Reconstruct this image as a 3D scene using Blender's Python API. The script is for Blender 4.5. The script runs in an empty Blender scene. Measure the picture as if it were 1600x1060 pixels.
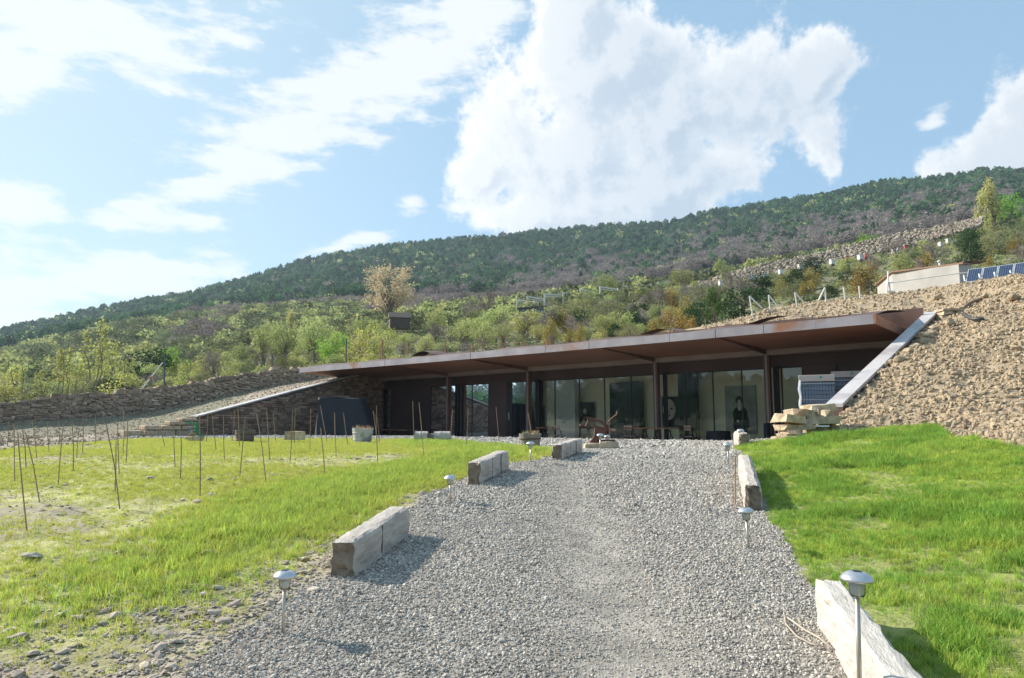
import bpy, math, random
import numpy as np
from mathutils import Vector, Matrix

random.seed(7)
RS = np.random.RandomState(7)
C = bpy.context.scene.collection
SC = bpy.context.scene

# ------------------------------------------------------------------ camera
EZ = 1.6                      # eye height
F = 1100.0                    # focal length in pixels of the 1600 px wide photograph
PITCH = math.radians(7.0)
cam_d = bpy.data.cameras.new('camera')
cam_d.sensor_width = 36.0
cam_d.lens = F / 1600.0 * 36.0
cam_d.clip_start = 0.1
cam_d.clip_end = 6000.0
cam = bpy.data.objects.new('camera', cam_d)
cam.location = (0, 0, EZ)
cam.rotation_euler = (math.radians(90) + PITCH, 0, 0)
C.objects.link(cam)
SC.camera = cam

# ------------------------------------------------------------------ light
SUN_AZ = math.radians(-64.0)      # measured from the view direction (+Y) towards +X
SUN_EL = math.radians(32.0)
SUN_DIR = Vector((math.sin(SUN_AZ) * math.cos(SUN_EL), math.cos(SUN_AZ) * math.cos(SUN_EL), math.sin(SUN_EL)))
SKY_STRENGTH = 0.095
SUN_STRENGTH = 5.0
SC.view_settings.view_transform = 'Standard'
SC.view_settings.look = 'None'
SC.view_settings.exposure = 0.90
SC.view_settings.gamma = 1.0
SC.view_settings.use_curve_mapping = False
SC.cycles.use_denoising = True
SC.cycles.max_bounces = 8
SC.cycles.transparent_max_bounces = 12
SC.cycles.volume_bounces = 0

sun_d = bpy.data.lights.new('sun', 'SUN')
sun_d.energy = SUN_STRENGTH
sun_d.angle = math.radians(0.5)
sun_d.color = (1.0, 0.92, 0.80)
sun = bpy.data.objects.new('sun', sun_d)
sun.rotation_euler = (-SUN_DIR).to_track_quat('-Z', 'Y').to_euler()
sun.location = (-20, 10, 40)
C.objects.link(sun)


class NT:
    """tiny node-tree helper"""
    def __init__(s, tree):
        s.t = tree

    def n(s, typ, ins=None, **kw):
        nd = s.t.nodes.new(typ)
        for k, v in kw.items():
            setattr(nd, k, v)
        for k, v in (ins or {}).items():
            s.set(nd.inputs[k], v)
        return nd

    def set(s, sock, v):
        if isinstance(v, bpy.types.NodeSocket):
            s.t.links.new(v, sock)
        else:
            sock.default_value = v

    def m(s, op, a, b=0.0, c=0.0, clamp=False):
        nd = s.t.nodes.new('ShaderNodeMath')
        nd.operation = op
        nd.use_clamp = clamp
        s.set(nd.inputs[0], a)
        s.set(nd.inputs[1], b)
        s.set(nd.inputs[2], c)
        return nd.outputs[0]

    def vm(s, op, a, b=(0, 0, 0)):
        nd = s.t.nodes.new('ShaderNodeVectorMath')
        nd.operation = op
        s.set(nd.inputs[0], a)
        s.set(nd.inputs[1], b)
        return nd.outputs['Value'] if op in ('LENGTH', 'DOT_PRODUCT', 'DISTANCE') else nd.outputs['Vector']

    def noise(s, vec, scale, detail=4.0, rough=0.55, out='Fac'):
        nd = s.n('ShaderNodeTexNoise', {'Scale': scale, 'Detail': detail, 'Roughness': rough})
        if vec is not None:
            s.set(nd.inputs['Vector'], vec)
        return nd.outputs[out]

    def ss(s, v, lo, hi, a=0.0, b=1.0, typ='SMOOTHSTEP'):
        nd = s.n('ShaderNodeMapRange', {'Value': v, 'From Min': lo, 'From Max': hi, 'To Min': a, 'To Max': b}, interpolation_type=typ)
        return nd.outputs[0]

    def mix(s, f, a, b, blend='MIX'):
        nd = s.t.nodes.new('ShaderNodeMix')
        nd.data_type = 'RGBA'
        nd.blend_type = blend
        nd.clamp_factor = True
        s.set(nd.inputs[0], f)
        s.set(nd.inputs[6], a if isinstance(a, bpy.types.NodeSocket) else (*a, 1)[:4])
        s.set(nd.inputs[7], b if isinstance(b, bpy.types.NodeSocket) else (*b, 1)[:4])
        return nd.outputs[2]


def px_az_el(px, py):
    u = (px - 800) / F
    w = (530 - py) / F
    x, y, z = u, math.cos(PITCH) - w * math.sin(PITCH), math.sin(PITCH) + w * math.cos(PITCH)
    l = math.sqrt(x * x + y * y + z * z)
    return math.atan2(x, y), math.asin(z / l)


def build_world():
    w = bpy.data.worlds.new('World')
    SC.world = w
    w.use_nodes = True
    t = w.node_tree
    t.nodes.clear()
    N = NT(t)
    sky = N.n('ShaderNodeTexSky', sky_type='NISHITA')
    sky.sun_disc = False
    sky.sun_elevation = SUN_EL
    sky.sun_rotation = SUN_AZ
    sky.altitude = 900
    sky.air_density = 1.0
    sky.dust_density = 1.2
    sky.ozone_density = 1.0
    d = N.n('ShaderNodeTexCoord').outputs['Generated']
    sx = N.n('ShaderNodeSeparateXYZ', {0: d})
    az = N.m('ARCTAN2', sx.outputs[0], sx.outputs[1])
    el = N.m('ARCSINE', N.m('MINIMUM', N.m('MAXIMUM', sx.outputs[2], -1.0), 1.0))

    def blobfield(px_off, blobs, warp, k):
        """largest of a set of tilted ellipses in azimuth and elevation, edges broken by noise"""
        a = N.m('ADD', az, px_off[0])
        e = N.m('ADD', el, px_off[1])
        v3 = N.n('ShaderNodeCombineXYZ', {0: a, 1: e, 2: 0.37}).outputs[0]
        nz = N.noise(v3, warp[0], 12.0, 0.66)
        nz2 = N.noise(v3, warp[0] * 0.28, 2.0, 0.5)
        acc = None
        for (bx, by, rx, ry, rot) in blobs:
            ca, ce = px_az_el(bx, by)
            cr, sr = math.cos(math.radians(rot)), math.sin(math.radians(rot))
            da = N.m('SUBTRACT', a, ca)
            de = N.m('SUBTRACT', e, ce)
            p = N.m('ADD', N.m('MULTIPLY', da, cr * F / rx), N.m('MULTIPLY', de, sr * F / rx))
            q = N.m('ADD', N.m('MULTIPLY', da, -sr * F / ry), N.m('MULTIPLY', de, cr * F / ry))
            r = N.m('SQRT', N.m('ADD', N.m('MULTIPLY', p, p), N.m('MULTIPLY', q, q)))
            f = N.m('SUBTRACT', 1.0, r)
            acc = f if acc is None else N.m('SMOOTH_MAX', acc, f, k)
        f = N.m('ADD', acc, N.m('MULTIPLY', N.m('SUBTRACT', nz, 0.5), warp[1]))
        return N.m('ADD', f, N.m('MULTIPLY', N.m('SUBTRACT', nz2, 0.5), warp[1] * 0.6)), nz

    cum = [(905, 40, 62, 95, 0), (915, 120, 95, 95, 0), (975, 95, 75, 70, 0), (800, 215, 95, 80, 0), (755, 265, 70, 60, 0),
           (900, 250, 170, 130, 0), (1030, 200, 150, 120, 0), (1150, 180, 130, 85, 8), (1270, 130, 90, 50, 25),
           (830, 335, 130, 55, 0), (1000, 310, 170, 70, 0), (1120, 270, 120, 70, 0), (1285, 205, 60, 60, 60),
           (1600, 230, 190, 75, 18), (1640, 150, 110, 70, 0), (1300, 262, 26, 46, 10)]
    c0, nz = blobfield((0, 0), cum, (9.0, 2.6), 0.12)
    c1, _ = blobfield((-0.022, 0.016), cum, (9.0, 2.6), 0.12)
    v4 = N.n('ShaderNodeCombineXYZ', {0: az, 1: el, 2: 2.2}).outputs[0]
    fine = N.noise(v4, 34.0, 8.0, 0.68)
    c0e = N.m('ADD', c0, N.m('MULTIPLY', N.m('SUBTRACT', fine, 0.5), 0.75))
    dens = N.ss(c0e, -0.12, 0.32)
    # sunward (upper left) rims bright, the body away from the sun a soft blue grey
    shade = N.ss(N.m('SUBTRACT', c0, c1), -0.30, 0.22)
    thick = N.ss(c0, 0.05, 0.62)
    sunny = N.ss(az, px_az_el(1030, 200)[0], px_az_el(760, 200)[0])
    shade = N.m('ADD', N.m('MULTIPLY', shade, 0.42), N.m('MULTIPLY', N.m('SUBTRACT', 1.0, thick), 0.55))
    shade = N.m('ADD', shade, N.m('MULTIPLY', sunny, 0.35), clamp=True)
    # thin streaky clouds
    wisps = [(330, 290, 150, 32, 24), (470, 190, 230, 62, 33), (630, 110, 190, 70, 32), (740, 25, 110, 55, 25),
             (100, 40, 270, 75, 12), (20, 110, 120, 55, 30), (290, 345, 70, 20, 8), (10, 315, 70, 30, 0),
             (170, 440, 250, 52, 7), (20, 500, 110, 20, 4), (560, 375, 90, 14, 12), (520, 388, 90, 10, 15),
             (720, 330, 40, 26, 0), (640, 318, 34, 22, 0), (1460, 185, 30, 16, 20), (205, 322, 34, 12, 0)]
    s3 = N.n('ShaderNodeMapping', {'Rotation': (0, 0, math.radians(-28)), 'Scale': (1.0, 3.2, 1.0)})
    N.set(s3.inputs['Vector'], N.n('ShaderNodeCombineXYZ', {0: az, 1: el, 2: 0.9}).outputs[0])
    st = N.noise(s3.outputs[0], 11.0, 9.0, 0.62)
    w0, nzw = blobfield((0, 0), wisps, (11.0, 1.4), 0.1)
    w0 = N.m('ADD', w0, N.m('MULTIPLY', N.m('SUBTRACT', st, 0.5), 3.0))
    wd = N.m('MULTIPLY', N.ss(w0, -0.1, 0.62), 0.92)
    # the same kind of broken cloud over the rest of the sky
    gen = N.n('ShaderNodeMapping', {'Scale': (1.0, 1.0, 2.4), 'Location': (3.1, 0.4, 0.0)})
    N.set(gen.inputs['Vector'], d)
    g0 = N.noise(gen.outputs[0], 2.6, 9.0, 0.56)
    aside = N.ss(N.m('ABSOLUTE', az), 0.66, 0.95)
    gd = N.m('MULTIPLY', N.m('MULTIPLY', N.ss(g0, 0.56, 0.70), aside), N.ss(el, 0.0, 0.1))
    base = N.mix(0.6, sky.outputs[0], (2.35, 3.85, 5.2))
    glow = N.ss(N.vm('DOT_PRODUCT', d, tuple(SUN_DIR)), 0.45, 1.0)
    base = N.mix(N.m('MULTIPLY', glow, 0.6), base, (3.8, 4.7, 5.0))
    col = N.mix(N.m('MAXIMUM', wd, gd), base, (5.5, 5.65, 5.75))
    ccol = N.mix(shade, (3.15, 3.75, 4.5), (6.1, 6.1, 6.1))
    col = N.mix(dens, col, ccol)
    bg = N.n('ShaderNodeBackground', {'Color': col, 'Strength': SKY_STRENGTH})
    out = N.n('ShaderNodeOutputWorld')
    t.links.new(bg.outputs[0], out.inputs[0])


build_world()

# ------------------------------------------------------------------ geometry helpers
CP, SP = math.cos(PITCH), math.sin(PITCH)


def E(py):
    w = (530 - py) / F
    return (SP + w * CP) / (CP - w * SP)


def ray(px, py):
    u = (px - 800) / F
    w = (530 - py) / F
    return Vector((u, CP - w * SP, SP + w * CP))


def at(px, py, Y):
    r = ray(px, py)
    return Vector((r.x * Y / r.y, Y, EZ + r.z * Y / r.y))


def sizepx(n, Y):
    """metres that n pixels of the photograph span at depth Y"""
    return n / F * Y


def tag(o, label=None, cat=None, group=None, kind=None):
    if label: o['label'] = label
    if cat: o['category'] = cat
    if group: o['group'] = group
    if kind: o['kind'] = kind
    return o


def thing(name, label, cat, loc=(0, 0, 0), rotz=0.0, group=None):
    o = bpy.data.objects.new(name, None)
    C.objects.link(o)
    o.empty_display_size = 0.2
    o.location = loc
    o.rotation_euler = (0, 0, rotz)
    return tag(o, label, cat, group)


def link_mesh(name, me, parent=None, world=False):
    o = bpy.data.objects.new(name, me)
    C.objects.link(o)
    if parent is not None:
        o.parent = parent
        if world:
            p = parent
            m = Matrix.Translation(p.location) @ p.rotation_euler.to_matrix().to_4x4()
            if p.parent is not None:
                m = Matrix.Identity(4)
            o.matrix_parent_inverse = m.inverted() if p.parent is None else Matrix.Identity(4)
    return o


def np_mesh(name, verts, faces, mat=None, smooth=False):
    """faces: int array (n,3) or (n,4)"""
    me = bpy.data.meshes.new(name)
    verts = np.asarray(verts, dtype=np.float32)
    faces = np.asarray(faces, dtype=np.int32)
    k = faces.shape[1]
    me.vertices.add(len(verts))
    me.vertices.foreach_set('co', verts.ravel())
    me.loops.add(faces.size)
    me.loops.foreach_set('vertex_index', faces.ravel())
    me.polygons.add(len(faces))
    me.polygons.foreach_set('loop_start', np.arange(0, faces.size, k, dtype=np.int32))
    if smooth:
        me.polygons.foreach_set('use_smooth', np.ones(len(faces), dtype=bool))
    if mat: me.materials.append(mat)
    me.update(calc_edges=True)
    return me


class MB:
    def __init__(s):
        s.v = []
        s.f = []

    def add(s, vs, fs):
        b = len(s.v)
        s.v += [tuple(v) for v in vs]
        s.f += [tuple(b + i for i in f) for f in fs]
        return s

    def box(s, c, size, M=None):
        hx, hy, hz = size[0] / 2, size[1] / 2, size[2] / 2
        vs = [Vector((x * hx, y * hy, z * hz)) for x in (-1, 1) for y in (-1, 1) for z in (-1, 1)]
        if M is not None: vs = [M @ v for v in vs]
        vs = [v + Vector(c) for v in vs]
        return s.add(vs, [(0, 1, 3, 2), (4, 6, 7, 5), (0, 4, 5, 1), (2, 3, 7, 6), (0, 2, 6, 4), (1, 5, 7, 3)])

    def hexa(s, p):
        """8 corners: bottom 0-3 in order round, top 4-7"""
        return s.add(p, [(3, 2, 1, 0), (4, 5, 6, 7), (0, 1, 5, 4), (1, 2, 6, 5), (2, 3, 7, 6), (3, 0, 4, 7)])

    def tube(s, pts, radii, n=8, cap=True):
        pts = [Vector(p) for p in pts]
        if not hasattr(radii, '__len__'): radii = [radii] * len(pts)
        b = len(s.v)
        up = Vector((0.13, 0.31, 0.94))
        for i, p in enumerate(pts):
            d = (pts[min(i + 1, len(pts) - 1)] - pts[max(i - 1, 0)]).normalized()
            a = d.cross(up)
            if a.length < 1e-3: a = d.cross(Vector((1, 0, 0)))
            a.normalize()
            c = d.cross(a)
            up = c.cross(d) if abs(d.dot(up)) > 0.95 else up
            for k in range(n):
                th = 2 * math.pi * k / n
                q = p + (a * math.cos(th) + c * math.sin(th)) * radii[i]
                s.v.append(tuple(q))
        for i in range(len(pts) - 1):
            for k in range(n):
                a0 = b + i * n + k
                a1 = b + i * n + (k + 1) % n
                s.f.append((a0, a1, a1 + n, a0 + n))
        if cap:
            s.f.append(tuple(b + k for k in range(n))[::-1])
            s.f.append(tuple(b + (len(pts) - 1) * n + k for k in range(n)))
        return s

    def lathe(s, prof, n=24, c=(0, 0, 0), jit=0.0):
        b = len(s.v)
        for (r, z) in prof:
            for k in range(n):
                th = 2 * math.pi * k / n
                rr = r * (1 + random.uniform(-jit, jit))
                s.v.append((c[0] + rr * math.cos(th), c[1] + rr * math.sin(th), c[2] + z))
        for i in range(len(prof) - 1):
            for k in range(n):
                a0 = b + i * n + k
                a1 = b + i * n + (k + 1) % n
                s.f.append((a0, a1, a1 + n, a0 + n))
        if prof[0][0] > 1e-4: s.f.append(tuple(b + k for k in range(n))[::-1])
        if prof[-1][0] > 1e-4: s.f.append(tuple(b + (len(prof) - 1) * n + k for k in range(n)))
        return s

    def mesh(s, name, mat, smooth=False):
        me = bpy.data.meshes.new(name)
        me.from_pydata(s.v, [], s.f)
        if mat: me.materials.append(mat)
        if smooth:
            me.polygons.foreach_set('use_smooth', [True] * len(me.polygons))
        me.update()
        return me

    def build(s, name, mat, parent=None, smooth=False, world=False, bevel=0.0, angle=None):
        o = link_mesh(name, s.mesh(name, mat, smooth), parent, world)
        if bevel:
            m = o.modifiers.new('edge', 'BEVEL')
            m.width = bevel
            m.segments = 2
            m.limit_method = 'ANGLE'
        return o


def hash2(ix, iy, s=0):
    n = (ix.astype(np.int64) * 374761393 + iy.astype(np.int64) * 668265263 + s * 1274126177) & 0x7fffffff
    n = ((n ^ (n >> 13)) * 1274126177) & 0x7fffffff
    return ((n ^ (n >> 16)) & 0xffffff) / float(0xffffff)


def vnoise(x, y, s=0):
    x = np.asarray(x, float); y = np.asarray(y, float)
    ix = np.floor(x); iy = np.floor(y)
    fx = x - ix; fy = y - iy
    fx = fx * fx * (3 - 2 * fx); fy = fy * fy * (3 - 2 * fy)
    a = hash2(ix, iy, s); b = hash2(ix + 1, iy, s); c = hash2(ix, iy + 1, s); d = hash2(ix + 1, iy + 1, s)
    return (a * (1 - fx) + b * fx) * (1 - fy) + (c * (1 - fx) + d * fx) * fy


def fbm(x, y, s=0, o=4, g=0.5):
    r = 0; a = 1; t = 0
    for i in range(o):
        r = r + a * vnoise(np.asarray(x) * 2 ** i + 17.3 * i, np.asarray(y) * 2 ** i - 9.1 * i, s + i)
        t += a; a *= g
    return r / t - 0.5

# ------------------------------------------------------------------ materials
def M_(name, c1, c2=None, scale=4.0, rough=0.8, bump=0.0, bscale=None, metal=0.0, vary=0.0, c3=None, s3=1.0, hue=0.0,
       detail=6.0, stretch=None, attr=None, lo=0.35, hi=0.65, c3lo=0.5, c3hi=0.65, coat=0.0, bdist=0.02, island=0.0):
    m = bpy.data.materials.new(name)
    m.use_nodes = True
    t = m.node_tree
    t.nodes.clear()
    N = NT(t)
    tc = N.n('ShaderNodeTexCoord').outputs['Object']
    if stretch:
        mp = N.n('ShaderNodeMapping', {'Scale': stretch})
        N.set(mp.inputs['Vector'], tc)
        tc = mp.outputs[0]
    f = N.ss(N.noise(tc, scale, detail), lo, hi, typ='LINEAR')
    if attr:
        a = N.n('ShaderNodeAttribute', attribute_name=attr).outputs['Color']
        f2 = N.ss(N.noise(tc, scale, detail), 0.3, 0.7, 1 - vary, 1 + vary, 'LINEAR')
        g = N.n('ShaderNodeCombineColor', {0: f2, 1: f2, 2: f2}).outputs[0]
        col = N.mix(1.0, a, g, 'MULTIPLY')
    else:
        col = N.mix(f, c1, c2 or c1)
    if c3:
        col = N.mix(N.ss(N.noise(tc, s3, 5.0), c3lo, c3hi), col, c3)
    if island:
        ri = N.n('ShaderNodeNewGeometry').outputs['Random Per Island']
        col = N.n('ShaderNodeHueSaturation', {'Color': col, 'Value': N.ss(ri, 0, 1, 1 - island, 1 + island, 'LINEAR'), 'Hue': N.ss(N.m('FRACT', N.m('MULTIPLY', ri, 9.7)), 0, 1, .485, .515, 'LINEAR')}).outputs[0]
    if (vary or hue) and not attr:
        r = N.n('ShaderNodeObjectInfo').outputs['Random']
        hs = N.n('ShaderNodeHueSaturation', {'Color': col, 'Value': N.ss(r, 0, 1, 1 - vary, 1 + vary, 'LINEAR'),
                                             'Hue': N.ss(N.m('FRACT', N.m('MULTIPLY', r, 7.31)), 0, 1, 0.5 - hue, 0.5 + hue, 'LINEAR')})
        col = hs.outputs[0]
    p = N.n('ShaderNodeBsdfPrincipled', {'Base Color': col, 'Roughness': rough, 'Metallic': metal})
    if coat: p.inputs['Coat Weight'].default_value = coat
    if bump:
        b = N.n('ShaderNodeBump', {'Strength': bump, 'Distance': bdist, 'Height': N.noise(tc, bscale or scale * 3, 8.0, 0.6)})
        t.links.new(b.outputs[0], p.inputs['Normal'])
    o = N.n('ShaderNodeOutputMaterial')
    t.links.new(p.outputs[0], o.inputs[0])
    return m


def leaf_mat(name, c1, c2, vary=0.25, hue=0.02, trans=0.4, scale=1.5):
    m = bpy.data.materials.new(name)
    m.use_nodes = True
    t = m.node_tree
    t.nodes.clear()
    N = NT(t)
    tc = N.n('ShaderNodeTexCoord').outputs['Object']
    f = N.ss(N.noise(tc, scale, 3.0), 0.35, 0.65, typ='LINEAR')
    col = N.mix(f, c1, c2)
    r = N.n('ShaderNodeObjectInfo').outputs['Random']
    col = N.n('ShaderNodeHueSaturation', {'Color': col, 'Value': N.ss(r, 0, 1, 1 - vary, 1 + vary, 'LINEAR'),
                                          'Hue': N.ss(N.m('FRACT', N.m('MULTIPLY', r, 7.31)), 0, 1, 0.5 - hue, 0.5 + hue, 'LINEAR')}).outputs[0]
    a = N.n('ShaderNodeBsdfPrincipled', {'Base Color': col, 'Roughness': 0.6, 'Specular IOR Level': 0.0 if name.startswith(('forest', 'hill', 'pale', 'olive', 'dark')) else 0.25})
    b = N.n('ShaderNodeBsdfTranslucent', {'Color': col})
    mx = N.n('ShaderNodeMixShader', {0: trans})
    t.links.new(a.outputs[0], mx.inputs[1])
    t.links.new(b.outputs[0], mx.inputs[2])
    o = N.n('ShaderNodeOutputMaterial')
    t.links.new(mx.outputs[0], o.inputs[0])
    return m


def glass_mat(name, tint, refl, rough=0.0):
    m = bpy.data.materials.new(name)
    m.use_nodes = True
    t = m.node_tree
    t.nodes.clear()
    N = NT(t)
    lw = N.n('ShaderNodeFresnel', {'IOR': 1.5}).outputs[0]
    f = N.m('ADD', N.m('MULTIPLY', lw, 1.0), refl, clamp=True)
    tr = N.n('ShaderNodeBsdfTransparent', {'Color': (*tint, 1)})
    gl = N.n('ShaderNodeBsdfGlossy', {'Color': (0.9, 0.95, 1, 1), 'Roughness': rough})
    mx = N.n('ShaderNodeMixShader', {0: f})
    t.links.new(tr.outputs[0], mx.inputs[1])
    t.links.new(gl.outputs[0], mx.inputs[2])
    o = N.n('ShaderNodeOutputMaterial')
    t.links.new(mx.outputs[0], o.inputs[0])
    return m


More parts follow.
